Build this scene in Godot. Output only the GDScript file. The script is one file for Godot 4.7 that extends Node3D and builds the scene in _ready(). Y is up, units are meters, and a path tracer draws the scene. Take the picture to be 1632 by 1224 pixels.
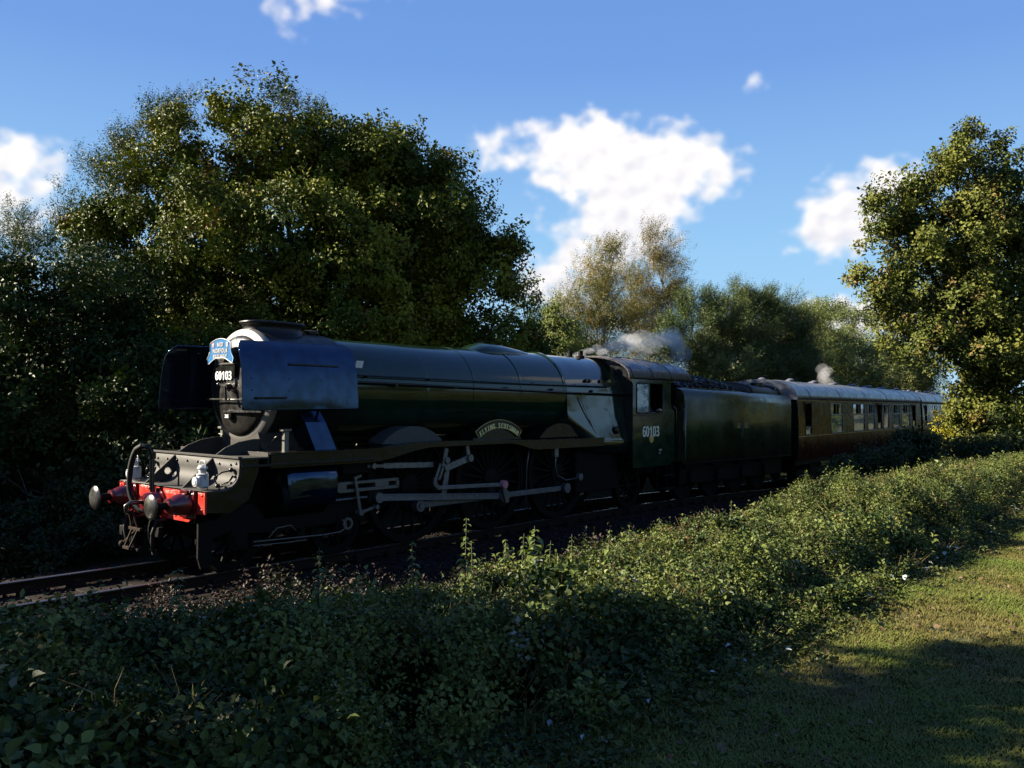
extends Node3D
# A green steam express on a country line: world axes follow the train (x runs back along it, y is height over the rail, z is towards the viewer).

var M := {}
var rng := RandomNumberGenerator.new()
var used := {}


class MB:
	var st := SurfaceTool.new()
	var g := 1

	func _init():
		st.begin(Mesh.PRIMITIVE_TRIANGLES)

	func flat(): st.set_smooth_group(-1)

	func soft():
		g += 1
		st.set_smooth_group(g)

	func tri(a: Vector3, b: Vector3, c: Vector3):
		st.add_vertex(a)
		st.add_vertex(c)
		st.add_vertex(b)

	func quad(a: Vector3, b: Vector3, c: Vector3, d: Vector3):
		tri(a, b, c)
		tri(a, c, d)

	func tro(a: Vector3, b: Vector3, c: Vector3, o: Vector3):
		if (b - a).cross(c - a).dot((a + b + c) / 3.0 - o) < 0.0: tri(a, c, b)
		else: tri(a, b, c)

	func qo(a: Vector3, b: Vector3, c: Vector3, d: Vector3, o: Vector3):
		tro(a, b, c, o)
		tro(a, c, d, o)

	# a box with chamfered edges
	func box(t: Transform3D, s: Vector3, bev := 0.008):
		flat()
		var h := s / 2.0
		var b := minf(bev, minf(h.x, minf(h.y, h.z)) * 0.45)
		var o := t.origin
		var p := func(ax: int, sx: float, sy: float, sz: float) -> Vector3:
			var v := Vector3((h.x - b) * sx, (h.y - b) * sy, (h.z - b) * sz)
			v[ax] = h[ax] * [sx, sy, sz][ax]
			return t * v
		for s1 in [-1.0, 1.0]:
			qo(p.call(0, s1, -1, -1), p.call(0, s1, 1, -1), p.call(0, s1, 1, 1), p.call(0, s1, -1, 1), o)
			qo(p.call(1, -1, s1, -1), p.call(1, 1, s1, -1), p.call(1, 1, s1, 1), p.call(1, -1, s1, 1), o)
			qo(p.call(2, -1, -1, s1), p.call(2, 1, -1, s1), p.call(2, 1, 1, s1), p.call(2, -1, 1, s1), o)
			for s2 in [-1.0, 1.0]:
				qo(p.call(0, s1, s2, -1), p.call(1, s1, s2, -1), p.call(1, s1, s2, 1), p.call(0, s1, s2, 1), o)
				qo(p.call(0, s1, -1, s2), p.call(2, s1, -1, s2), p.call(2, s1, 1, s2), p.call(0, s1, 1, s2), o)
				qo(p.call(1, -1, s1, s2), p.call(2, -1, s1, s2), p.call(2, 1, s1, s2), p.call(1, 1, s1, s2), o)
				for s3 in [-1.0, 1.0]:
					tro(p.call(0, s1, s2, s3), p.call(1, s1, s2, s3), p.call(2, s1, s2, s3), o)

	func bx(x0: float, x1: float, y0: float, y1: float, z0: float, z1: float, bev := 0.008):
		box(Transform3D(Basis(), Vector3((x0 + x1) / 2, (y0 + y1) / 2, (z0 + z1) / 2)), Vector3(absf(x1 - x0), absf(y1 - y0), absf(z1 - z0)), bev)

	# a flat bar from a to b, w tall and d thick (towards z)
	func bar(a: Vector3, b: Vector3, w: float, d: float, bev := 0.006):
		var x := (b - a).normalized()
		var z := Vector3(0, 0, 1)
		if absf(x.z) > 0.9: z = Vector3(0, 1, 0)
		var y := z.cross(x).normalized()
		z = x.cross(y)
		box(Transform3D(Basis(x, y, z), (a + b) / 2), Vector3(a.distance_to(b), w, d), bev)

	func lathe(t: Transform3D, prof: Array, n := 24, a0 := 0.0, a1 := TAU):
		var grp := []
		soft()
		for j in prof.size() - 1:
			if j > 0:
				var d0: Vector2 = (prof[j] - prof[j - 1]).normalized()
				var d1: Vector2 = (prof[j + 1] - prof[j]).normalized()
				if d0.dot(d1) < 0.85: soft()
			for i in n:
				var p0 := a0 + (a1 - a0) * i / n
				var p1 := a0 + (a1 - a0) * (i + 1) / n
				var a := t * Vector3(prof[j].x * cos(p0), prof[j].y, prof[j].x * sin(p0))
				var b := t * Vector3(prof[j + 1].x * cos(p0), prof[j + 1].y, prof[j + 1].x * sin(p0))
				var c := t * Vector3(prof[j + 1].x * cos(p1), prof[j + 1].y, prof[j + 1].x * sin(p1))
				var d := t * Vector3(prof[j].x * cos(p1), prof[j].y, prof[j].x * sin(p1))
				if prof[j + 1].x > 1e-5: tri(a, b, c)
				if prof[j].x > 1e-5: tri(a, c, d)

	static func along(a: Vector3, b: Vector3) -> Transform3D:
		var y := (b - a).normalized()
		var x := Vector3(1, 0, 0) if absf(y.x) < 0.9 else Vector3(0, 0, 1)
		var z := x.cross(y).normalized()
		x = y.cross(z)
		return Transform3D(Basis(x, y, z), a)

	func cyl(a: Vector3, b: Vector3, r0: float, r1 := -1.0, n := 16):
		var r := r0 if r1 < 0 else r1
		var h := a.distance_to(b)
		lathe(along(a, b), [Vector2(0, 0), Vector2(r0, 0), Vector2(r, h), Vector2(0, h)], n)

	func ball(c: Vector3, r: float, n := 10):
		var p := []
		for i in n + 1: p.append(Vector2(r * sin(PI * i / n) if i > 0 and i < n else 0.0, -r * cos(PI * i / n)))
		lathe(Transform3D(Basis(), c), p, n + 4)

	func tube(path: Array, r, n := 8):
		soft()
		var nn := Vector3.ZERO
		var prev := []
		for i in path.size():
			var dir: Vector3 = (path[mini(i + 1, path.size() - 1)] - path[maxi(i - 1, 0)]).normalized()
			if i == 0:
				nn = dir.cross(Vector3(0.31, 0.83, 0.47)).normalized()
			else: nn = (nn - dir * nn.dot(dir)).normalized()
			var bb := dir.cross(nn)
			var rad: float = r[i] if r is Array else r
			var ring := []
			for k in n: ring.append(path[i] + (nn * cos(TAU * k / n) + bb * sin(TAU * k / n)) * rad)
			if i > 0:
				for k in n: quad(prev[k], prev[(k + 1) % n], ring[(k + 1) % n], ring[k])
			if i == 0:
				for k in n - 2: tri(ring[0], ring[k + 2], ring[k + 1])
			if i == path.size() - 1:
				for k in n - 2: tri(ring[0], ring[k + 1], ring[k + 2])
			prev = ring

	func prism(poly: PackedVector2Array, t: Transform3D, z0: float, z1: float, round_sides := false):
		var area := 0.0
		for i in poly.size(): area += poly[i].cross(poly[(i + 1) % poly.size()])
		if area < 0: poly.reverse()
		flat()
		var ix := Geometry2D.triangulate_polygon(poly)
		for k in range(0, ix.size(), 3):
			var a := poly[ix[k]]
			var b := poly[ix[k + 1]]
			var c := poly[ix[k + 2]]
			if (b - a).cross(c - a) < 0:
				var s := b
				b = c
				c = s
			tri(t * Vector3(a.x, a.y, z1), t * Vector3(b.x, b.y, z1), t * Vector3(c.x, c.y, z1))
			tri(t * Vector3(a.x, a.y, z0), t * Vector3(c.x, c.y, z0), t * Vector3(b.x, b.y, z0))
		if round_sides: soft()
		for i in poly.size():
			var a := poly[i]
			var b := poly[(i + 1) % poly.size()]
			quad(t * Vector3(a.x, a.y, z0), t * Vector3(b.x, b.y, z0), t * Vector3(b.x, b.y, z1), t * Vector3(a.x, a.y, z1))

	# closed rings joined one to the next; o_of gives the middle of each ring
	func loft(rings: Array, caps := true, smooth := true):
		var mid := []
		for r in rings:
			var m := Vector3.ZERO
			for p in r: m += p
			mid.append(m / r.size())
		if smooth: soft()
		else: flat()
		var n: int = rings[0].size()
		for i in rings.size() - 1:
			var o: Vector3 = (mid[i] + mid[i + 1]) / 2.0
			for k in n:
				qo(rings[i][k], rings[i][(k + 1) % n], rings[i + 1][(k + 1) % n], rings[i + 1][k], o)
		if caps:
			flat()
			for e in [0, rings.size() - 1]:
				var inner: Vector3 = mid[1 if e == 0 else rings.size() - 2]
				for k in n: tro(mid[e], rings[e][k], rings[e][(k + 1) % n], inner)

	func done() -> ArrayMesh:
		st.generate_normals()
		return st.commit()


# ---------------------------------------------------------------- naming
func numbered(n: String) -> String:
	var k: int = used.get(n, 0)
	used[n] = k + 1
	return n if k == 0 else "%s_%03d" % [n, k]


func tag(o: Node, label: String, category: String, group := "", kind := ""):
	if label: o.set_meta("label", label)
	if category: o.set_meta("category", category)
	if group: o.set_meta("group", group)
	if kind: o.set_meta("kind", kind)
	return o


func thing(n: String, label: String, category: String, at := Vector3.ZERO, group := "") -> Node3D:
	var o := Node3D.new()
	o.name = numbered(n)
	o.position = at
	add_child(o)
	tag(o, label, category, group)
	return o


func put(n: String, mesh, m: Material, parent: Node = null) -> MeshInstance3D:
	var o := MeshInstance3D.new()
	o.mesh = mesh.done() if mesh is MB else mesh
	o.material_override = m
	if parent == null:
		o.name = numbered(n)
		add_child(o)
	else:
		o.name = n
		parent.add_child(o, true)
	return o


func struct(n: String, mesh, m: Material) -> MeshInstance3D:
	var o := put(n, mesh, m)
	o.set_meta("kind", "structure")
	return o


func many(n: String, mesh: Mesh, m: Material, where: Array, tint: Array, parent: Node = null) -> MultiMeshInstance3D:
	var mm := MultiMesh.new()
	mm.transform_format = MultiMesh.TRANSFORM_3D
	mm.use_colors = true
	mm.mesh = mesh
	mm.instance_count = where.size()
	for i in where.size():
		mm.set_instance_transform(i, where[i])
		mm.set_instance_color(i, tint[i])
	var o := MultiMeshInstance3D.new()
	o.multimesh = mm
	o.material_override = m
	if parent == null:
		o.name = numbered(n)
		add_child(o)
	else:
		o.name = n
		parent.add_child(o, true)
	return o


func lettering(n: String, s: String, height: float, m: Material, parent: Node, t: Transform3D, widen := 1.0, depth := 0.012) -> MeshInstance3D:
	var f := SystemFont.new()
	f.font_names = PackedStringArray(["Droid Sans"])
	f.font_weight = 700
	var x := TextMesh.new()
	x.font = f
	x.text = s
	x.font_size = 64
	x.pixel_size = height / (64 * 0.714)
	x.depth = depth
	x.curve_step = 1.0
	var o := put(n, x, m, parent)
	o.transform = t * Transform3D(Basis.from_scale(Vector3(widen, 1, 1)), Vector3.ZERO)
	return o


# ---------------------------------------------------------------- materials
func lin(r: float, g: float, b: float) -> Color:
	return Color(r, g, b).linear_to_srgb()


func noise_tex(sd: int, freq: float, lo: float, hi: float, octaves := 4, hard := 1.0, in_colour := true) -> ImageTexture:
	var n := FastNoiseLite.new()
	n.seed = sd
	n.noise_type = FastNoiseLite.TYPE_SIMPLEX_SMOOTH
	n.frequency = freq
	n.fractal_octaves = octaves
	var im := n.get_seamless_image(256, 256)
	im.convert(Image.FORMAT_L8)
	var d := im.get_data()
	for i in d.size():
		var v := clampf((d[i] / 255.0 - 0.5) * hard + 0.5, 0, 1)
		var o := lerpf(lo, hi, v)
		d[i] = int(255.0 * (pow(o, 1.0 / 2.2) if in_colour else o))
	return ImageTexture.create_from_image(Image.create_from_data(256, 256, false, Image.FORMAT_L8, d))


func mat(n: String, c: Color, rough: float, metal := 0.0, spec := 0.5) -> StandardMaterial3D:
	var m := StandardMaterial3D.new()
	m.resource_name = n
	m.albedo_color = c
	m.roughness = rough
	m.metallic = metal
	m.metallic_specular = spec
	M[n] = m
	return m


func grain(m: StandardMaterial3D, tex: Texture2D, scale: float, rough_tex: Texture2D = null, bump: Texture2D = null, amount := 0.0, in_world := false):
	m.albedo_texture = tex
	m.uv1_triplanar = true
	m.uv1_world_triplanar = in_world
	m.uv1_scale = Vector3.ONE * scale
	if rough_tex: m.roughness_texture = rough_tex
	if bump:
		m.heightmap_enabled = true
		m.heightmap_texture = bump
		m.heightmap_scale = amount
	return m


func coat(m: StandardMaterial3D, amount := 1.0, r := 0.05):
	m.clearcoat_enabled = true
	m.clearcoat = amount
	m.clearcoat_roughness = r


func materials():
	var dirt := noise_tex(11, 0.02, 0.6, 1.0, 5, 1.6)
	var fine := noise_tex(12, 0.06, 0.68, 1.0, 4, 1.6)
	var wave := noise_tex(13, 0.008, 0.0, 1.0, 2, 1.2, false)
	var gloss := noise_tex(14, 0.02, 0.5, 1.0, 4, 1.8, false)
	var mottled := noise_tex(15, 0.012, 0.35, 1.0, 5, 2.0)
	var g = grain(mat("green_paint", lin(0.009, 0.024, 0.012), 0.17, 0.0, 0.4), dirt, 0.4, gloss, wave, 0.22)
	coat(g, 0.35, 0.03)
	coat(grain(mat("firebox_paint", lin(0.010, 0.022, 0.014), 0.14, 0.0, 0.55), mottled, 0.6, gloss, wave, 0.6), 0.5, 0.05)
	grain(mat("tender_paint", lin(0.034, 0.044, 0.015), 0.42, 0.0, 0.5), mottled, 0.3, gloss, wave, 0.8)
	coat(M.tender_paint, 0.12, 0.15)
	g = grain(mat("sky_tinted_black", lin(0.023, 0.046, 0.088), 0.13, 0.85, 0.5), dirt, 0.6, gloss, wave, 0.3)  # black plates: the blue of the reflected sky is tinted into the colour
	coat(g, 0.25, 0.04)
	grain(mat("black_paint", lin(0.007, 0.007, 0.006), 0.3, 0.0, 0.4), fine, 0.8, gloss)
	grain(mat("smokebox_paint", lin(0.014, 0.013, 0.012), 0.48, 0.0, 0.35), fine, 0.8, gloss)
	grain(mat("dusty_black", lin(0.044, 0.041, 0.036), 0.6, 0.0, 0.3), fine, 1.1, null, fine, 0.12)
	grain(mat("dark_iron", lin(0.008, 0.007, 0.006), 0.6, 0.0, 0.2), fine, 1.2)
	grain(mat("red_beam", lin(0.46, 0.032, 0.020), 0.4), fine, 0.35, gloss)
	grain(mat("red_casting", lin(0.075, 0.004, 0.006), 0.22, 0.0, 0.6), fine, 1.0)
	grain(mat("steel", lin(0.095, 0.093, 0.086), 0.42, 0.8), fine, 0.9, gloss)
	grain(mat("oily_steel", lin(0.19, 0.195, 0.21), 0.38, 0.7), fine, 0.5)
	grain(mat("worn_steel", lin(0.15, 0.14, 0.115), 0.45, 0.4), fine, 1.5)
	mat("bright_ring", lin(0.17, 0.16, 0.145), 0.42, 0.3)
	mat("white_paint", lin(0.62, 0.62, 0.60), 0.5)
	mat("white_enamel", lin(0.34, 0.34, 0.34), 0.4)
	mat("lamp_white", lin(0.42, 0.42, 0.41), 0.35)
	mat("lamp_glass", lin(0.7, 0.72, 0.72), 0.08)
	mat("cream_letter", lin(0.62, 0.58, 0.42), 0.5)
	mat("plate_letter", lin(0.75, 0.62, 0.24), 0.45)
	mat("brass", lin(0.55, 0.42, 0.14), 0.3, 0.7)
	mat("blue_enamel", lin(0.0, 0.10, 0.26), 0.35)
	mat("pink_enamel", lin(0.4, 0.16, 0.17), 0.4)
	mat("rubber", lin(0.008, 0.008, 0.008), 0.65, 0.0, 0.3)
	grain(mat("splasher_sheen_grey", lin(0.05, 0.052, 0.05), 0.5, 0.0, 0.4), fine, 0.8)  # black sheet lightened to grey, painting in the reflection on the leading splasher
	grain(mat("coal", lin(0.010, 0.009, 0.008), 0.4, 0.0, 0.3), fine, 2.0)
	grain(mat("cab_roof", lin(0.022, 0.02, 0.024), 0.42), fine, 0.8, gloss)
	grain(mat("brown_plate", lin(0.04, 0.034, 0.026), 0.5, 0.0, 0.3), fine, 0.8)
	var p = grain(mat("maroon_paint", lin(0.05, 0.010, 0.006), 0.3, 0.0, 0.26), dirt, 0.4, gloss, wave, 0.5)
	mat("lining_yellow", lin(0.45, 0.32, 0.08), 0.5)
	grain(mat("coach_roof", lin(0.12, 0.125, 0.15), 0.42), fine, 0.5, gloss, fine, 0.05)
	mat("interior", lin(0.02, 0.014, 0.01), 0.8)
	var gl := mat("glass", Color(0.6, 0.7, 0.7, 0.25), 0.03, 0.0, 0.6)
	gl.transparency = BaseMaterial3D.TRANSPARENCY_ALPHA
	mat("frame_metal", lin(0.25, 0.24, 0.22), 0.4, 0.5)
	mat("face", lin(0.42, 0.24, 0.17), 0.6)
	mat("overalls", lin(0.012, 0.016, 0.035), 0.85)
	grain(mat("rail_side", lin(0.025, 0.015, 0.010), 0.75, 0.0, 0.2), fine, 1.5)
	mat("rail_head", lin(0.36, 0.36, 0.37), 0.25, 0.9)
	grain(mat("sleeper", lin(0.018, 0.014, 0.011), 0.85, 0.0, 0.2), fine, 1.0, null, fine, 0.8)
	grain(mat("stone", lin(0.034, 0.027, 0.025), 0.85, 0.0, 0.2), fine, 3.0)
	M.stone.vertex_color_use_as_albedo = true
	grain(mat("ballast_bed", lin(0.022, 0.017, 0.015), 0.95, 0.0, 0.15), fine, 0.9, null, fine, 3.0, true)
	grain(mat("earth", lin(0.016, 0.018, 0.008), 1.0, 0.0, 0.1), fine, 0.25, null, fine, 3.0, true)
	grain(mat("turf", lin(0.05, 0.055, 0.014), 1.0), fine, 0.35, null, fine, 2.0, true)
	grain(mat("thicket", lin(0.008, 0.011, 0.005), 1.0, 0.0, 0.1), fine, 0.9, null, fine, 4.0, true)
	grain(mat("bark", lin(0.055, 0.045, 0.034), 0.9), fine, 1.2, null, fine, 2.0)
	grain(mat("birch_bark", lin(0.42, 0.36, 0.32), 0.8), fine, 1.2)
	mat("stem", lin(0.06, 0.055, 0.02), 0.8)
	for d in [["oak_leaf", 0.5, 0.22], ["soft_leaf", 0.5, 0.32], ["bramble_leaf", 0.5, 0.27], ["grass_blade", 0.6, 0.25], ["dry_leaf", 0.7, 0.25]]:
		var l := mat(d[0], Color.WHITE, d[1], 0.0, d[2])
		l.vertex_color_use_as_albedo = true
		l.cull_mode = BaseMaterial3D.CULL_DISABLED
		l.backlight_enabled = true
		l.backlight = Color(0.38, 0.42, 0.16) if d[0] != "dry_leaf" else Color(0.1, 0.1, 0.08)


# ---------------------------------------------------------------- camera, sky, sun
func _ready():
	rng.seed = 60103
	var cam := Camera3D.new()
	cam.name = "camera"
	cam.transform = Transform3D(Basis(Vector3(0.64697, 0.0070, 0.76249), Vector3(-0.02359, 0.99966, 0.01084), Vector3(-0.76215, -0.0250, 0.64691)).orthonormalized(), Vector3(-5.679, 2.5, 12.08))
	cam.fov = 49.36
	cam.near = 0.05
	cam.far = 1500.0
	add_child(cam)
	cam.current = true
	var we := WorldEnvironment.new()
	we.name = "environment"
	var e := Environment.new()
	e.background_mode = Environment.BG_SKY
	e.sky = Sky.new()
	var ps := PanoramaSkyMaterial.new()
	ps.panorama = ImageTexture.create_from_image(sky_picture(2560))
	e.sky.sky_material = ps
	e.background_energy_multiplier = 0.24
	e.tonemap_mode = Environment.TONE_MAPPER_LINEAR
	e.tonemap_exposure = 4.0
	e.sdfgi_enabled = true
	e.ssao_enabled = true
	e.ssil_enabled = true
	e.volumetric_fog_enabled = true
	e.volumetric_fog_density = 0.0
	we.environment = e
	add_child(we)
	var sun := DirectionalLight3D.new()
	sun.name = "sun"
	sun.light_energy = 1.6
	sun.light_color = Color(1.0, 0.955, 0.87)
	sun.light_angular_distance = 0.5
	sun.shadow_enabled = true
	add_child(sun)
	sun.look_at_from_position(Vector3(-0.545, 0.45, -0.705) * 50.0, Vector3.ZERO)
	materials()
	build_ground()
	build_trees()
	build_track()
	build_engine()
	build_tender()
	build_coaches()
	build_small_things()
	build_hedge()
	build_grass()
	build_steam()


func sky_picture(w: int) -> Image:
	var h := w / 2
	var im := Image.create(w, h, false, Image.FORMAT_RGBF)
	var steps := [[0.0, Color(0.50, 0.78, 1.0)], [10.0, Color(0.345, 0.645, 0.985)], [22.0, Color(0.185, 0.38, 0.83)], [45.0, Color(0.10, 0.23, 0.64)], [90.0, Color(0.05, 0.14, 0.50)]]
	for y in h:
		var el := 90.0 - 180.0 * (y + 0.5) / h
		var c: Color = steps[0][1]
		for k in 4:
			if el > steps[k][0]: c = steps[k][1].lerp(steps[k + 1][1], clampf((el - steps[k][0]) / (steps[k + 1][0] - steps[k][0]), 0, 1))
		im.fill_rect(Rect2i(0, y, w, 1), c)
	var n := FastNoiseLite.new()
	n.seed = 5
	n.noise_type = FastNoiseLite.TYPE_SIMPLEX_SMOOTH
	n.frequency = 0.11
	n.fractal_octaves = 5
	n.fractal_gain = 0.43
	# clouds: [azimuth east of -z, elevation, half width, half height] in degrees, fullness
	var bank := [
		[[49.2, 17.0, 3.0, 1.6, 0.55], [51.8, 17.6, 2.6, 1.7, 0.65], [55.2, 16.4, 4.2, 2.6, 1.1], [59.5, 15.8, 4.2, 2.4, 1.15], [62.8, 15.4, 2.6, 1.7, 0.85], [57.6, 13.2, 3.6, 3.4, 1.15], [55.0, 10.4, 3.0, 2.6, 0.8], [53.0, 8.4, 3.0, 2.2, 0.8], [51.5, 12.0, 1.6, 1.4, 0.35]],
		[[71.6, 12.2, 2.6, 2.4, 0.9], [73.6, 13.6, 2.4, 1.6, 0.85], [70.6, 11.0, 2.4, 1.6, 0.8], [68.5, 9.6, 1.8, 0.8, 0.3]],
		[[18.6, 13.0, 2.8, 2.4, 0.75], [19.6, 14.4, 2.2, 1.2, 0.7], [17.0, 11.0, 3.0, 2.0, 0.7]],
		[[36.6, 25.6, 3.0, 1.0, 0.62], [34.4, 24.4, 1.6, 1.3, 0.5], [40.0, 26.4, 2.4, 1.0, 0.5]],
		[[71.4, 5.6, 3.4, 1.4, 0.9], [66.0, 4.6, 3.0, 1.2, 0.7], [78.0, 5.0, 5.0, 1.6, 0.8]],
		[[65.8, 20.6, 0.9, 0.9, 0.30]],
		[[17.0, 22.6, 1.4, 0.8, 0.4]],
	]
	var r := RandomNumberGenerator.new()
	r.seed = 21
	for az in [97.0, 118.0, 178.0, 199.0, 224.0, 246.0, 263.0, 291.0, 312.0, 333.0, 350.0]:
		var el := 24.0 if az == 118.0 else r.randf_range(6, 30)
		var c := []
		for q in 5: c.append([az + r.randf_range(-6, 6), el + r.randf_range(-2, 2), r.randf_range(2, 5), r.randf_range(1.2, 2.8), r.randf_range(0.6, 1.1)])
		bank.append(c)
	for cloud in bank:
		var a0 := 1e9
		var a1 := -1e9
		var e0 := 1e9
		var e1 := -1e9
		for b in cloud:
			a0 = minf(a0, b[0] - b[2] * 1.5)
			a1 = maxf(a1, b[0] + b[2] * 1.5)
			e0 = minf(e0, b[1] - b[3] * 1.5)
			e1 = maxf(e1, b[1] + b[3] * 1.5)
		for y in range(int((90 - e1) / 180 * h), int((90 - e0) / 180 * h)):
			var el := 90.0 - 180.0 * (y + 0.5) / h
			for xi in range(int(a0 / 360 * w), int(a1 / 360 * w)):
				var az := 360.0 * (xi + 0.5) / w
				var d := 0.0
				for b in cloud:
					var q := Vector2((az - b[0]) / b[2], (el - b[1]) / b[3]).length_squared()
					if q < 2.2: d = maxf(d, b[4] * (1.0 - q / 2.2)) + 0.12 * b[4] * maxf(0.0, 1.0 - q)
				if d <= 0.0: continue
				var v := d + 0.5 * n.get_noise_2d(az * 4.0, el * 5.5) - 0.27
				var alpha := smoothstep(0.0, 0.66, v)
				if alpha <= 0.0: continue
				var x := posmod(xi, w)
				var lit := clampf(0.6 + 0.5 * (n.get_noise_2d(az * 5.0, el * 6.5) - n.get_noise_2d(az * 5.0 - 3.0, el * 6.5 + 4.0)) + 0.3 * (1.0 - d) + 0.9 * ((el - e0) / (e1 - e0) - 0.5), 0, 1)
				var c := Color(0.86, 0.86, 0.94).lerp(Color(1.2, 1.15, 1.10), lit)
				im.set_pixel(x, y, im.get_pixel(x, y).lerp(c, alpha * 0.97))
	return im


# ---------------------------------------------------------------- land
func track_z(x: float) -> float:
	return 0.0 if x < 16.0 else -pow(x - 16.0, 2) / 620.0


func track_y(x: float) -> float:
	return -0.3 * smoothstep(12.0, 26.0, x)


func ground_y(x: float, z: float) -> float:
	var far := 0.25 + 0.5 * smoothstep(-9.0, -30.0, z)
	var y := -0.42
	if z < -3.0: y = lerpf(-0.42, far, smoothstep(-3.0, -7.5, z))
	elif z > 3.0:
		y = lerpf(-0.42, 0.9, smoothstep(3.0, 9.2, z))
		if z > 9.6: y += 0.03 * sin(x * 0.9) * sin(z * 1.3 + x * 0.2) - 0.02 * maxf(0, 30 - absf(z - 30)) * 0.0
	return y + track_y(x) * (1.0 - smoothstep(6.0, 10.0, absf(z)))


func build_ground():
	var xs := []
	var zs := []
	var x := -40.0
	for v in [-600.0, -300.0, -150.0, -80.0]: xs.append(v)
	while x < 70.0:
		xs.append(x)
		x += 1.0
	for v in [80.0, 120.0, 200.0, 400.0, 700.0]: xs.append(v)
	var z := -12.0
	for v in [-600.0, -300.0, -120.0, -60.0, -30.0, -20.0]: zs.append(v)
	while z < 16.0:
		zs.append(z)
		z += 0.5
	for v in [18.0, 22.0, 30.0, 45.0, 80.0, 160.0, 400.0, 600.0]: zs.append(v)
	var mats := [["ground", -1e9, 8.0, M.earth], ["lawn", 8.0, 1e9, M.turf]]
	for part in mats:
		var b := MB.new()
		b.soft()
		for i in xs.size() - 1:
			for j in zs.size() - 1:
				if zs[j] < part[1] or zs[j] >= part[2]: continue
				var p := func(a: float, c: float) -> Vector3: return Vector3(a, ground_y(a, c), c)
				b.quad(p.call(xs[i], zs[j]), p.call(xs[i], zs[j + 1]), p.call(xs[i + 1], zs[j + 1]), p.call(xs[i + 1], zs[j]))
		struct(part[0], b, part[3])


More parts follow.
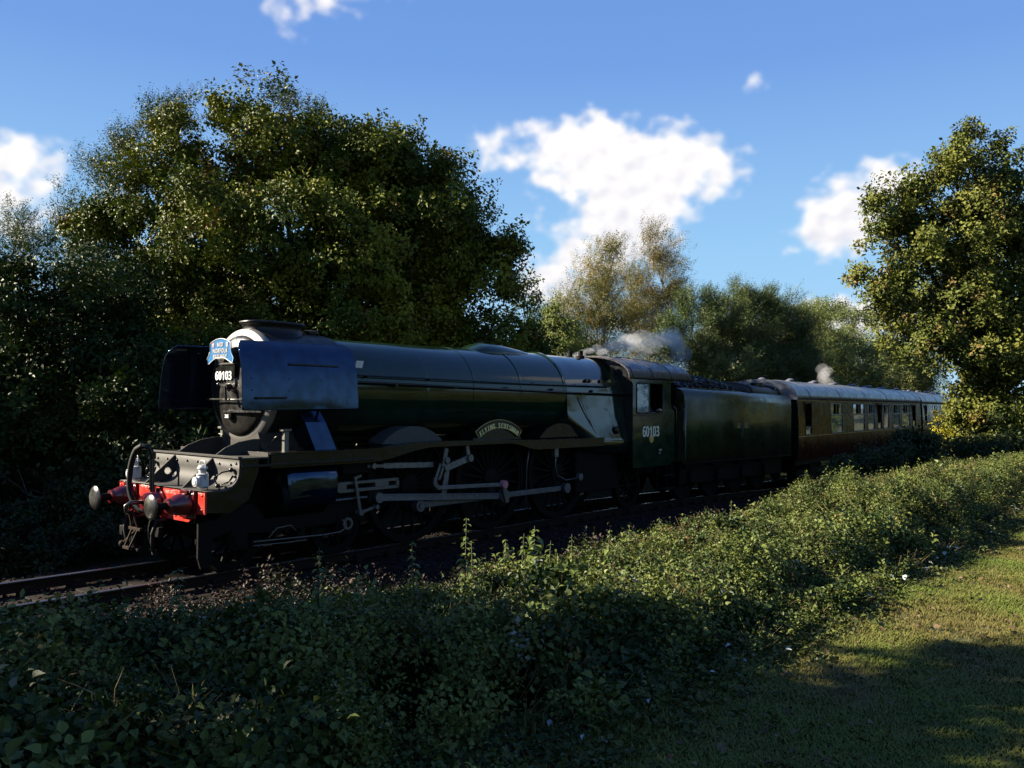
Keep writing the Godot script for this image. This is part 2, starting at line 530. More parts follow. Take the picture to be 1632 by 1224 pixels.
func build_track():
	# the bed of stone
	var b := MB.new()
	b.soft()
	var prof := [Vector2(-3.2, -0.5), Vector2(-1.9, -0.2), Vector2(1.9, -0.2), Vector2(3.3, -0.5)]
	var x := -60.0
	while x < 110.0:
		var x2 := x + 2.0
		for k in 3:
			var f := func(a: float, q: Vector2) -> Vector3: return Vector3(a, q.y + track_y(a), q.x + track_z(a))
			b.quad(f.call(x, prof[k]), f.call(x, prof[k + 1]), f.call(x2, prof[k + 1]), f.call(x2, prof[k]))
		x = x2
	struct("ballast", b, M.ballast_bed)
	var sb := MB.new()
	sb.flat()
	var pts := []
	for k in 9:
		var d := Vector3(rng.randf_range(-1, 1), rng.randf_range(-1, 1), rng.randf_range(-1, 1)).normalized()
		pts.append(d)
	var ico := [Vector3(0, 1, 0), Vector3(0.9, 0.3, 0.1), Vector3(0.2, 0.35, 0.95), Vector3(-0.85, 0.25, 0.4), Vector3(-0.5, 0.4, -0.8), Vector3(0.5, 0.2, -0.85), Vector3(0.1, -0.8, 0)]
	for k in 5:
		sb.tro(ico[0], ico[1 + k], ico[1 + (k + 1) % 5], Vector3.ZERO)
		sb.tro(ico[6], ico[1 + k], ico[1 + (k + 1) % 5], Vector3.ZERO)
	var w := []
	var t := []
	for i in 26000:
		var sx := rng.randf_range(-7.0, 22.0)
		var sz := rng.randf_range(0.95, 3.9) if i % 3 else rng.randf_range(-2.4, 1.0)
		var y := -0.2 if absf(sz) < 1.9 else lerpf(-0.2, -0.45, clampf((absf(sz) - 1.9) / 1.4, 0, 1))
		var s := rng.randf_range(0.018, 0.042)
		w.append(Transform3D(Basis.from_euler(Vector3(rng.randf() * 6, rng.randf() * 6, 0)).scaled(Vector3(s, s * 0.8, s)), Vector3(sx, y + track_y(sx) + rng.randf_range(-0.01, 0.025), sz)))
		var c := rng.randf_range(0.4, 1.1)
		t.append(Color(c, c * rng.randf_range(0.85, 0.98), c * rng.randf_range(0.8, 0.98)))
	tag(many("ballast_stones", sb.done(), M.stone, w, t), "purplish grey broken stone spread beside the rails", "ballast stones", "", "stuff")
	# rails and sleepers
	var tr := thing("railway_track", "single railway line of steel rails on wooden sleepers under the train", "railway track")
	for s in [-1.0, 1.0]:
		var r := MB.new()
		var head := MB.new()
		var rings := []
		var hr := []
		x = -60.0
		while x <= 110.0:
			var o := Vector3(x, track_y(x), track_z(x) + s * 0.753)
			var ring := []
			for q in [Vector2(-0.07, -0.155), Vector2(0.07, -0.155), Vector2(0.07, -0.14), Vector2(0.011, -0.125), Vector2(0.011, -0.045), Vector2(0.036, -0.035), Vector2(0.036, -0.012), Vector2(-0.036, -0.012), Vector2(-0.036, -0.035), Vector2(-0.011, -0.045), Vector2(-0.011, -0.125), Vector2(-0.07, -0.14)]:
				ring.append(o + Vector3(0, q.y, q.x))
			rings.append(ring)
			hr.append([o + Vector3(0, -0.0125, -0.034), o + Vector3(0, -0.0125, 0.034), o + Vector3(0, -0.004, 0.034), o + Vector3(0, 0, 0.026), o + Vector3(0, 0, -0.026), o + Vector3(0, -0.004, -0.034)])
			x += 2.5
		r.flat()
		for i in rings.size() - 1:
			for k in 12:
				var k2 := (k + 1) % 12
				r.quad(rings[i][k], rings[i + 1][k], rings[i + 1][k2], rings[i][k2])
		head.loft(hr, true, false)
		var rail := put("rail", r, M.rail_side, tr)
		put("rail_head", head, M.rail_head, rail)
	var sl := MB.new()
	sl.bx(-0.125, 0.125, -0.13, 0, -1.3, 1.3, 0.012)
	var sm := sl.done()
	var ch := MB.new()
	ch.bx(-0.09, 0.09, 0, 0.035, -0.19, 0.19, 0.01)
	ch.bx(-0.05, 0.05, 0.03, 0.09, -0.14, -0.045, 0.01)
	ch.bx(-0.05, 0.05, 0.03, 0.09, 0.045, 0.14, 0.01)
	var chair := ch.done()
	for i in 60:
		var sx := -9.0 + i * 0.66
		var o := put("sleeper", sm, M.sleeper, tr)
		o.position = Vector3(sx, track_y(sx) - 0.175, track_z(sx) + rng.randf_range(-0.03, 0.03))
		o.rotation.y = rng.randf_range(-0.01, 0.01)
		for s in [-1, 1]:
			var c := put("rail_chair", chair, M.rail_side, o)
			c.position = Vector3(0, 0.002, s * 0.753)


# ---------------------------------------------------------------- leaves and trees
# one leaf: base at o, pointing along d, n is its upper side; folded a little along the midrib
func leaf(st: SurfaceTool, o: Vector3, d: Vector3, n: Vector3, l: float, w: float, c: Color, lobed := false):
	var s := d.cross(n).normalized() * w * 0.5
	n = s.cross(d).normalized()
	var lift := n * w * 0.16
	var droop := -n * l * 0.16
	var pts := [o, o + d * l * 0.45 + s + lift, o + d * l + droop, o + d * l * 0.45 - s + lift]
	st.set_color(c)
	if not lobed:
		var nr := (n - s.normalized() * 0.3).normalized()
		var nl := (n + s.normalized() * 0.3).normalized()
		st.set_normal(nr)
		for k in [0, 2, 1]: st.add_vertex(pts[k])
		st.set_normal(nl)
		for k in [0, 3, 2]: st.add_vertex(pts[k])
		return
	# two halves of three pieces each: a waisted, pointed leaf
	var mid := [o, o + d * l * 0.3, o + d * l * 0.62, o + d * l + droop]
	var ws := [0.02, 1.0, 0.78, 0.0]
	for side in [1.0, -1.0]:
		st.set_normal((n - s.normalized() * 0.3 * side).normalized())
		for k in 3:
			var a: Vector3 = mid[k] + s * side * ws[k] + lift * ws[k] * 1.6
			var b: Vector3 = mid[k + 1] + s * side * ws[k + 1] + lift * ws[k + 1] * 1.6
			var list := [mid[k], b, a, mid[k], mid[k + 1], b] if side > 0 else [mid[k], a, b, mid[k], b, mid[k + 1]]
			for v in list: st.add_vertex(v)


# a spray: a twig along +y with leaves round it
func spray(count: int, length: float, spread: float, l: float, w: float, droop := 0.0, lobed := false) -> ArrayMesh:
	var st := SurfaceTool.new()
	st.begin(Mesh.PRIMITIVE_TRIANGLES)
	for i in count:
		var f := (i + rng.randf()) / count
		var a := rng.randf() * TAU
		var r := Vector3(cos(a), 0, sin(a))
		var o := Vector3(0, length * (f - 0.35), 0) + r * spread * rng.randf() * (1.1 - 0.6 * f)
		var d := (r * rng.randf_range(0.5, 1.0) + Vector3(0, rng.randf_range(-0.2, 0.8) - droop, 0)).normalized()
		var n := (Vector3(0, 1, 0) + Vector3(rng.randf_range(-0.7, 0.7), 0, rng.randf_range(-0.7, 0.7))).normalized()
		if absf(n.dot(d)) > 0.9: n = r.cross(d).normalized()
		var s := rng.randf_range(0.7, 1.2)
		var v := rng.randf_range(0.75, 1.2)
		leaf(st, o, d, n, l * s, w * s, Color(v * rng.randf_range(0.92, 1.1), v, v * rng.randf_range(0.85, 1.05)), lobed)
	return st.commit()


func to_y(d: Vector3, spin: float) -> Basis:
	var y := d.normalized()
	var x := Vector3(1, 0, 0) if absf(y.x) < 0.9 else Vector3(0, 0, 1)
	var z := x.cross(y).normalized()
	x = y.cross(z)
	return Basis(x, y, z) * Basis(Vector3.UP, spin)


var gaps: FastNoiseLite
const ORD := ["first", "second", "third", "fourth", "fifth", "sixth", "seventh", "eighth", "ninth", "tenth", "eleventh", "twelfth", "thirteenth"]


# lobes: [x, y, z, r] in world metres
func tree(n: String, label: String, cat: String, group: String, base: Vector3, lobes: Array, count: int, mesh: Mesh, lm: Material, cols: Array, o := {}) -> Node3D:
	var t := thing(n, label, cat, base, group)
	var bark: Material = o.get("bark", M.bark)
	var top := Vector3.ZERO
	var total := 0.0
	for l in lobes:
		total += l[3] * l[3]
		top += Vector3(l[0], l[1], l[2]) * l[3] * l[3]
	top /= total
	var r0: float = o.get("girth", 0.25)
	var fork := base.lerp(top, o.get("fork", 0.45)) - base
	fork.x *= 0.8
	fork.z *= 0.8
	var stems: int = o.get("stems", 1)
	var forks := []
	for s in stems:
		var side := Vector3(rng.randf_range(-1, 1), 0, rng.randf_range(-1, 1)) * (0.5 if stems > 1 else 0.0)
		var path := []
		var rad := []
		for i in 7:
			var f := i / 6.0
			path.append(side * 0.3 + (fork + side) * f + Vector3(sin(f * 5 + s), 0, cos(f * 4 + s)) * r0 * 0.5 * f + Vector3(0, -0.2 * (1 - f), 0))
			rad.append(r0 * (1.35 - 0.75 * f) * (1.25 if i == 0 else 1.0) / sqrt(stems))
		var tr := MB.new()
		tr.tube(path, rad, 9)
		put("trunk", tr, bark, t)
		forks.append(path[6])
	var br := MB.new()
	for li in lobes.size():
		var l = lobes[li]
		var c := Vector3(l[0], l[1], l[2]) - base
		var from: Vector3 = forks[li % stems]
		if c.y < from.y * 0.8: from = from * clampf(c.y / from.y * 0.7, 0.1, 1.0)
		var path := []
		var rad := []
		var bend := Vector3(rng.randf_range(-0.3, 0.3), rng.randf_range(0, 0.5), rng.randf_range(-0.3, 0.3))
		for i in 6:
			var f := i / 5.0
			path.append(from.lerp(c, f) + bend * sin(f * PI) * l[3] * 0.6)
			rad.append(lerpf(r0 * 0.42, 0.02, pow(f, 0.7)) / sqrt(stems))
		br.tube(path, rad, 6)
		for k in int(o.get("twigs", 5)):
			var d := Vector3(rng.randf_range(-1, 1), rng.randf_range(-0.4, 1), rng.randf_range(-1, 1)).normalized()
			br.tube([path[4], path[4].lerp(c + d * l[3] * 0.55, 0.6) + Vector3(0, 0.06, 0), c + d * l[3] * 0.95], [0.02, 0.013, 0.004], 4)
	put("branches", br, bark, t).set_meta("kind", "stuff")
	var w := []
	var tint := []
	var lean: Vector3 = o.get("lean", Vector3.ZERO)
	var gap: float = o.get("gap", -0.25)
	var size: float = o.get("size", 1.0)
	var shell: float = o.get("shell", 0.33)
	gaps.frequency = o.get("gap_scale", 0.55)
	for l in lobes:
		var k := int(count * l[3] * l[3] / total)
		var c := Vector3(l[0], l[1], l[2])
		var boughs := []
		var wide: float = o.get("bough", 0.36) * clampf(l[3], 0.5, 1.5)
		for i in int(7 + 9 * l[3] * l[3]):
			var d := Vector3(rng.randfn(), rng.randfn() * 0.9 + 0.15, rng.randfn()).normalized()
			boughs.append([d, d * (l[3] * pow(rng.randf(), shell) * (1.0 + 0.25 * gaps.get_noise_3dv((c + d * l[3]) * 2.2)) + (0.25 * absf(rng.randfn()) if rng.randf() < 0.25 else 0.0)), rng.randf_range(0.6, 1.25)])
		for i in k:
			var bo = boughs[rng.randi() % boughs.size()]
			var off: Vector3 = Vector3(rng.randfn(), rng.randfn() * 0.7, rng.randfn()) * wide * bo[2] * 0.62
			var d: Vector3 = (bo[0] * 1.3 + off / wide * 0.7).normalized()
			var p: Vector3 = c + (bo[1] + off) * Vector3(1, o.get("tall", 0.92), 1)
			if p.y < base.y + 0.1: continue
			if gaps.get_noise_3dv(p) < gap: continue
			var dir := (d + Vector3(0, o.get("up", 0.35), 0) + lean + Vector3(rng.randfn(), rng.randfn(), rng.randfn()) * 0.35).normalized()
			var s := size * rng.randf_range(0.75, 1.25)
			w.append(Transform3D(to_y(dir, rng.randf() * TAU).scaled(Vector3(s, s, s)), p - base))
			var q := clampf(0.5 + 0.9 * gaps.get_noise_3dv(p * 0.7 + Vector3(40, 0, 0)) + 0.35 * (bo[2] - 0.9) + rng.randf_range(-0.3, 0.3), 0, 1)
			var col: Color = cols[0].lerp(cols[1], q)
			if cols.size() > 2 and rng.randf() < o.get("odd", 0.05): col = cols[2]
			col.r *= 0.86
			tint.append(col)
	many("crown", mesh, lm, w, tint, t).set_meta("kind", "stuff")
	return t


func build_trees():
	gaps = FastNoiseLite.new()
	gaps.seed = 3
	gaps.fractal_octaves = 2
	var oak_spray := spray(20, 0.40, 0.2, 0.125, 0.08, 0.1)
	var fine_spray := spray(24, 0.5, 0.13, 0.065, 0.036, 0.25)
	var long_spray := spray(22, 0.75, 0.09, 0.085, 0.03, -0.1)
	var birch_spray := spray(26, 0.8, 0.15, 0.06, 0.042, 0.7)
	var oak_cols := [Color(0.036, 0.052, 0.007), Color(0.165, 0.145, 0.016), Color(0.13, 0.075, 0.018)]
	# the big oak behind the engine
	var lobes := [[7.9,11.4,-11.0,0.7], [7.3,10.2,-12.1,1.3], [8.8,10.5,-10.0,1.5], [10.8,9.8,-9.2,1.5], [11.6,9.5,-7.2,1.6], [12.1,8.2,-5.5,1.4], [13.9,7.7,-5.6,1.0], [6.9,8.6,-13.2,1.5], [5.6,7.8,-13.6,1.0], [7.2,7.4,-10.0,1.9], [8.6,7.1,-8.0,1.9], [10.3,6.8,-6.8,1.9]]
	lobes += [[12.7,6.3,-6.5,1.7], [13.2,6.2,-5.1,1.0], [7.5,5.6,-12.2,1.7], [8.2,4.9,-9.3,1.7], [9.9,4.6,-7.3,1.7], [12.5,4.5,-6.8,1.6], [13.5,4.5,-4.9,1.2], [14.5,4.1,-4.3,0.7], [11.7,10.6,-7.2,0.5], [10.5,10.4,-7.3,0.5], [12.5,9.9,-6.4,0.5], [13.7,6.9,-4.8,0.7]]
	lobes += [[10.3,9.9,-12.1,1.9], [12.0,9.1,-10.1,2.0], [13.4,8.3,-8.5,1.8], [9.0,7.2,-13.8,2.0], [11.0,6.1,-11.4,2.1], [12.9,6.2,-9.1,2.0], [6.4,3.6,-9.0,1.5], [12.0,8.9,-7.6,1.5], [9.3,10.2,-9.0,0.9], [10.2,10.1,-8.0,0.9], [10.9,9.8,-7.3,0.9]]
	tree("oak_tree", "broad dark green oak, the largest tree, rising behind the engine boiler", "tree", "", Vector3(10.2, 0.3, -9.6), lobes, 15000, oak_spray, M.oak_leaf, oak_cols, {"girth": 0.42, "gap": -0.42, "fork": 0.4})
	# undergrowth under it, along the far side of the line
	var under := []
	for i in 10:
		under.append([[4.2 + i * 1.9, 1.3 + 0.5 * (i % 3), -5.6 - 0.7 * (i % 2) - 0.1 * i, 1.5], [5.0 + i * 1.9, 2.6, -7.6, 1.5]])
	for i in under.size():
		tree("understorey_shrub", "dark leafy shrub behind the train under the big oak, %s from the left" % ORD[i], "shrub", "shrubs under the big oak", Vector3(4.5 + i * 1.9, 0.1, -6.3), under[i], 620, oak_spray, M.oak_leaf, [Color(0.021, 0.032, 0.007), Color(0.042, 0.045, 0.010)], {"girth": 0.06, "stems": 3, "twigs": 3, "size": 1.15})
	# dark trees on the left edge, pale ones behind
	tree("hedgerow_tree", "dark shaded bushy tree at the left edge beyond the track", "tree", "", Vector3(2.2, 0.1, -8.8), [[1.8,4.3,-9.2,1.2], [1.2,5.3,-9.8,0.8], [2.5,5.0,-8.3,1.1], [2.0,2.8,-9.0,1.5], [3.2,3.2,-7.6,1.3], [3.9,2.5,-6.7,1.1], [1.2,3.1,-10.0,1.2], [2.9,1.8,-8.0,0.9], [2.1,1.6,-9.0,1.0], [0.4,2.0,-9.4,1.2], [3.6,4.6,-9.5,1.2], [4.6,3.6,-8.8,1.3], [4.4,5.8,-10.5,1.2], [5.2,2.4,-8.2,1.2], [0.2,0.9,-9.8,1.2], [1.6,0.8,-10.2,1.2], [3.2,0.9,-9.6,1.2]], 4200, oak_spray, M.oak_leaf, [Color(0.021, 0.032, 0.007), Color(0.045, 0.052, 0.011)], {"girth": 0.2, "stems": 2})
	tree("silver_birch", "pale airy tree whose thin tips rise over the left shoulder of the big oak", "tree", "", Vector3(7.0, 0.5, -15.0), [[5.6,8.4,-16.1,0.9], [6.5,9.4,-15.0,1.2], [6.8,10.6,-14.6,0.9], [7.3,11.4,-14.0,0.8], [6.3,7.4,-15.3,1.3], [7.8,11.9,-13.4,0.5], [9.8,12.1,-11.1,0.6], [10.6,11.7,-10.2,0.4]], 2600, long_spray, M.soft_leaf, [Color(0.073, 0.083, 0.035), Color(0.118, 0.113, 0.045)], {"girth": 0.16, "lean": Vector3(0.3, 0.5, 0.1), "gap": -0.2, "stems": 2})
	tree("willow_tree", "hazy grey green willow far back at the left edge, tips blown by wind", "tree", "", Vector3(5.5, 0.5, -20.5), [[5.6,9.1,-20.8,0.7], [6.1,8.1,-20.3,1.0], [5.3,7.9,-21.2,1.1], [6.4,7.0,-19.9,1.0], [4.7,8.3,-21.8,1.0], [5.5,5.8,-20.5,1.5], [4.4,6.4,-21.5,1.3]], 1700, long_spray, M.soft_leaf, [Color(0.098, 0.108, 0.049), Color(0.167, 0.157, 0.069)], {"girth": 0.18, "lean": Vector3(0.4, 0.5, 0.2)})
	var spots := [[1.1,0.5,-7.0,0.8], [1.8,0.5,-5.6,0.6], [0.4,0.1,-7.6,0.9], [2.6,0.9,-4.9,0.5], [1.3,-0.1,-6.3,0.7], [0.1,-0.15,-3.9,0.5], [-0.9,-0.2,-3.3,0.45], [-1.4,-0.1,-4.6,0.6], [-0.4,0.0,-5.4,0.6], [1.2,-0.1,-4.2,0.5], [-2.2,-0.2,-3.4,0.5]]
	for i in spots.size():
		var s = spots[i]
		tree("trackside_bramble", "dark low bramble clump beyond the rails ahead of the engine, %s of its row" % ORD[i], "shrub", "low clumps beyond the rails", Vector3(s[0], ground_y(s[0], s[2]), s[2]), [[s[0], s[1], s[2], s[3]], [s[0] + 0.5, s[1] - 0.1, s[2] + 0.3, s[3] * 0.8]], 260, oak_spray, M.bramble_leaf, [Color(0.017, 0.025, 0.007), Color(0.035, 0.038, 0.010)], {"girth": 0.03, "stems": 3, "twigs": 3, "size": 0.8})
	var back := [[-1.5, -14.0], [2.6, -15.0], [6.6, -17.0], [10.6, -16.0], [14.6, -13.0], [17.6, -11.5]]
	for i in back.size():
		var s = back[i]
		var ls := []
		for k in 7: ls.append([s[0] + rng.randf_range(-2.0, 2.0), 0.6 + k * 0.75, s[1] + rng.randf_range(-0.8, 0.8), rng.randf_range(1.3, 1.8)])
		tree("woodland_tree", "dim leafy tree in the wood behind the big oak, %s from the left" % ORD[i], "tree", "wood behind the big oak", Vector3(s[0], 0.3, s[1]), ls, 2600, oak_spray, M.oak_leaf, [Color(0.022, 0.034, 0.008), Color(0.05, 0.06, 0.013)], {"girth": 0.16, "size": 1.3, "bough": 0.5})
	# the middle distance
	tree("silver_birch", "tall thinning birch with golden leaves, left one of the pair over the cab", "tree", "birches over the cab", Vector3(30.0, 0.4, -12.2), [[30.2,10.6,-11.7,0.6], [30.1,9.8,-12.0,0.9], [29.8,8.5,-12.4,1.2], [29.4,7.1,-12.9,1.4], [30.5,7.2,-11.5,1.4], [30.1,5.6,-12.2,1.6]], 3900, birch_spray, M.soft_leaf, [Color(0.181, 0.140, 0.034), Color(0.330, 0.213, 0.050), Color(0.194, 0.173, 0.069)], {"girth": 0.16, "bark": M.birch_bark, "lean": Vector3(0.35, 0.3, 0.3), "gap": -0.25, "odd": 0.3, "shell": 0.5, "bough": 0.6, "twigs": 7, "tall": 1.15})
	tree("silver_birch", "broad thinning birch with brownish leaves and pale limbs, right of the pair", "tree", "birches over the cab", Vector3(34.3, 0.4, -11.7), [[34.3,11.4,-11.6,0.8], [34.6,10.2,-11.2,1.0], [34.1,9.3,-11.9,1.4], [33.7,7.9,-12.4,1.6], [34.7,7.7,-11.2,1.3], [34.1,6.2,-12.0,1.7], [35.0,9.0,-10.8,0.7]], 4700, birch_spray, M.soft_leaf, [Color(0.194, 0.131, 0.041), Color(0.330, 0.195, 0.054), Color(0.174, 0.156, 0.064)], {"girth": 0.17, "bark": M.birch_bark, "lean": Vector3(0.45, 0.3, 0.35), "gap": -0.22, "odd": 0.3, "shell": 0.5, "bough": 0.6, "twigs": 9, "stems": 2, "tall": 1.15})
	tree("sallow_shrub", "sunlit yellow green bushy sallow behind the cab roof, between oak and birches", "shrub", "", Vector3(23.0, 0.3, -9.6), [[23.1,6.4,-9.5,0.9], [23.2,5.2,-9.5,1.2], [22.6,5.9,-10.2,0.8], [22.7,4.5,-10.1,1.0], [23.7,4.4,-8.8,0.9], [23.0,3.2,-9.6,1.4], [24.6,3.4,-8.6,1.3], [25.6,2.6,-8.0,1.3]], 5000, fine_spray, M.soft_leaf, [Color(0.112, 0.124, 0.024), Color(0.198, 0.185, 0.038)], {"girth": 0.1, "stems": 3, "size": 1.1})
	tree("young_oak", "slim young oak standing against the sky at the right edge of the big oak", "tree", "", Vector3(19.8, 0.3, -8.8), [[19.7,7.2,-8.9,0.3], [19.8,6.5,-8.8,0.45], [19.8,5.6,-8.8,0.6], [20.0,4.4,-8.8,0.9], [19.2,3.4,-8.6,1.1], [21.0,3.0,-8.2,1.2]], 700, oak_spray, M.oak_leaf, [Color(0.059, 0.078, 0.018), Color(0.108, 0.113, 0.024)], {"girth": 0.08})
	var wl := ["windblown willow bush with upswept tips, nearest of the three over the tender", "windblown willow bush with upswept tips, middle of the three over the tender", "windblown willow bush with upswept tips, farthest of the three, over the carriage"]
	var wlobes := [
		[[28.6,7.0,-6.1,0.8], [28.8,5.8,-5.9,1.3], [28.6,4.6,-6.2,1.3], [29.4,4.3,-5.2,1.3], [29.3,6.7,-5.3,0.9], [28.0,3.0,-6.0,1.5], [29.5,2.6,-5.4,1.4], [30.2,6.2,-5.4,1.2], [30.4,4.4,-5.4,1.4], [27.2,5.2,-6.8,1.2]],
		[[31.7,7.5,-5.5,0.9], [32.5,7.4,-4.9,1.0], [32.2,6.0,-5.0,1.6], [32.1,4.4,-5.2,1.6], [33.0,4.5,-4.6,1.4], [31.6,2.6,-5.4,1.6], [33.2,2.6,-5.0,1.4], [34.0,6.6,-5.0,1.2], [34.2,4.8,-5.0,1.4]],
		[[35.4,7.3,-4.9,1.0], [35.9,6.7,-4.6,1.0], [35.7,5.4,-4.8,1.4], [36.2,4.4,-4.6,1.3], [36.8,5.3,-4.2,0.7], [35.4,2.8,-5.0,1.5], [37.2,3.0,-5.0,1.4], [37.6,4.8,-5.2,1.2], [39.2,4.2,-5.6,1.4], [40.6,3.6,-6.0,1.4]],
	]
	for i in 3:
		var q = wlobes[i][2]
		tree("willow_bush", wl[i], "shrub", "willow bushes behind the train", Vector3(q[0], 0.1, q[2] - 0.4), wlobes[i], 11500, long_spray, M.soft_leaf, [Color(0.072, 0.093, 0.028), Color(0.132, 0.138, 0.047), Color(0.212, 0.185, 0.119)], {"girth": 0.1, "stems": 3, "lean": Vector3(0.35, 0.75, 0.25), "odd": 0.06, "gap": -0.35})
	var sh := ["glossy leaved shrub by the line behind the tender coal", "rounded leafy shrub by the line behind the front of the carriage", "rounded leafy shrub by the line behind the middle of the carriage"]
	for i in 3:
		var bx := 26.0 + i * 4.6
		tree("leafy_shrub", sh[i], "shrub", "shrubs close behind the train", Vector3(bx, -0.1, -4.6 - i * 0.3), [[bx, 1.6, -4.6 - i * 0.3, 1.3], [bx + 1.4, 2.2, -4.8 - i * 0.3, 1.4], [bx + 2.9, 1.5, -4.9 - i * 0.3, 1.3], [bx - 1.2, 2.6, -5.2, 1.1]], 1500, oak_spray, M.oak_leaf, [Color(0.080, 0.105, 0.028), Color(0.146, 0.159, 0.053)], {"girth": 0.06, "stems": 3})
	var far_l := ["distant sunlit tree just right of the willow bushes over the carriage", "distant sunlit trees half hidden behind the right oak, over the carriage end"]
	tree("distant_tree", far_l[0], "tree", "distant trees over the carriage", Vector3(54, 0.5, -8), [[53.2,7.0,-8.0,1.2], [53.9,6.2,-7.2,1.5], [53.4,5.1,-7.9,1.7], [54.7,4.6,-6.4,1.6], [51.5,4.2,-8.5,2.0], [44.5,7.2,-7.0,1.2], [47.0,7.8,-7.6,1.2], [50.0,8.2,-8.0,1.4], [56.0,8.6,-8.0,1.4], [44.0,5.2,-7.4,1.5], [49.0,3.6,-8.5,2.0], [53,2.6,-7.5,2.2], [46.5,4.6,-8.0,1.9], [47.5,6.0,-8.4,1.3], [50.5,6.2,-8.2,1.5]], 7500, fine_spray, M.soft_leaf, [Color(0.112, 0.124, 0.032), Color(0.198, 0.185, 0.053)], {"girth": 0.2, "size": 1.7, "bough": 0.5})
	tree("distant_tree", far_l[1], "tree", "distant trees over the carriage", Vector3(60.5, 0.5, -6.4), [[59.5,7.1,-6.7,1.3], [60.3,6.2,-5.9,1.7], [59.7,5.0,-6.6,1.7], [61.3,4.8,-5.4,1.7], [62.2,4.6,-5.7,1.4], [61,2.6,-6,2.2], [64,3.2,-6.5,2.2], [67,5.6,-8.5,2.2], [71,5.4,-9,2.4], [75,4.6,-9.5,2.4]], 6000, fine_spray, M.soft_leaf, [Color(0.112, 0.119, 0.032), Color(0.185, 0.165, 0.047)], {"girth": 0.2, "size": 1.7, "bough": 0.5})
	# oak on this side of the line
	lobes = [[26.5,11.8,5.5,0.6], [26.1,10.9,5.0,0.9], [26.9,10.7,5.9,1.0], [27.6,10.1,6.7,0.9], [25.4,10.1,4.2,0.8], [25.4,9.0,4.2,1.0], [24.6,9.8,3.2,0.7], [24.5,8.8,3.1,0.7], [25.5,8.2,4.2,1.2], [26.8,8.8,5.7,1.6], [27.8,8.2,7.0,1.5], [24.5,7.2,3.0,0.8], [25.3,6.6,4.0,1.3], [26.7,6.4,5.5,1.9], [28.1,6.0,7.2,1.9]]
	lobes += [[23.6,6.0,3.4,0.6], [23.9,5.2,3.7,0.7], [24.7,4.9,4.7,1.0], [25.8,4.4,5.9,1.5], [26.9,3.8,7.2,1.7], [26.0,2.8,6.1,1.0], [26.8,2.1,7.0,1.3], [27.9,7.8,8.5,1.9], [27.9,4.4,8.5,1.9], [26.2,1.7,6.4,0.8], [26.0,2.1,5.7,0.7], [26.3,2.8,5.9,0.8], [25.7,1.3,5.6,0.7], [28.4,9.0,5.4,1.6], [28.6,6.4,5.0,1.6], [28.4,10.0,8.2,1.2], [28.2,9.0,9.6,1.6], [28.2,6.4,10.4,1.8]]
	tree("oak_tree", "tall sunlit oak with ragged outline on the right, this side of the line", "tree", "", Vector3(27.4, 0.6, 6.4), lobes, 10500, oak_spray, M.oak_leaf, [Color(0.055, 0.066, 0.015), Color(0.150, 0.132, 0.026), Color(0.16, 0.10, 0.03)], {"girth": 0.34, "gap": -0.33, "fork": 0.42, "gap_scale": 0.7})
	tree("field_maple", "small maple turned bright yellow at the foot of the right oak", "shrub", "", Vector3(29.7, 0.6, 4.3), [[29.7,1.8,4.3,0.38], [29.8,1.3,4.4,0.36], [29.6,1.2,4.1,0.34]], 170, fine_spray, M.soft_leaf, [Color(0.24, 0.18, 0.006), Color(0.30, 0.23, 0.008)], {"girth": 0.03, "stems": 2})
	var low := [[20.2,0.7,3.9,0.6], [21.8,0.8,4.3,0.75], [22.7,0.9,5.3,0.8], [22.3,0.9,6.4,0.7], [24.0,0.9,6.9,0.8], [23.6,0.8,4.6,0.8], [18.4,0.5,3.9,0.5]]
	for i in low.size():
		var s = low[i]
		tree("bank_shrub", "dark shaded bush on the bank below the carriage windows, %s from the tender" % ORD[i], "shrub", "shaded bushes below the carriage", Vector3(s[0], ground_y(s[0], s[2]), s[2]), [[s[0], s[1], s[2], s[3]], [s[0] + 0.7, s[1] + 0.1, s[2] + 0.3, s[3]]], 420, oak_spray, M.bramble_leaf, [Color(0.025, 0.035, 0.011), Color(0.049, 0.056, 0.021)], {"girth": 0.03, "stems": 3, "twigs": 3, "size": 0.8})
	# trees beside and behind the photographer, which shade the near bank and show in the paintwork
	var off := [[-6.3, 3.8, 1.5, 2.6, 4], [-9.0, 4.4, 2.7, 3.0, 4], [-11.5, 5.6, 3.2, 4.0, 5], [-11.8, 9.2, 3.2, 3.6, 4], [-16.5, 10.8, 3.4, 4.2, 5], [-7.4, -6.2, 1.2, 1.1, 3], [-13.0, -9.4, 2.0, 2.6, 3], [-5.0, -13.6, 3.0, 5.2, 4], [-10.5, -17.5, 3.2, 7.0, 4]]
	for i in off.size():
		var s = off[i]
		var ls := []
		for k in 7: ls.append([s[0] + rng.randf_range(-0.5, 0.5) * s[2], s[3] + rng.randf_range(-0.5, 0.75) * s[2], s[1] + rng.randf_range(-0.5, 0.5) * s[2], s[2] * rng.randf_range(0.5, 0.7)])
		ls.append([s[0], s[3] * 0.5, s[1], s[2] * 0.8])
		tree("lineside_tree", "leafy tree left of the view, shading the bank, %s of its row" % ORD[i], "tree", "trees left of the view", Vector3(s[0], ground_y(s[0], s[1]), s[1]), ls, 1500, oak_spray, M.oak_leaf, oak_cols, {"girth": 0.2, "size": 1.6, "gap": -0.45})
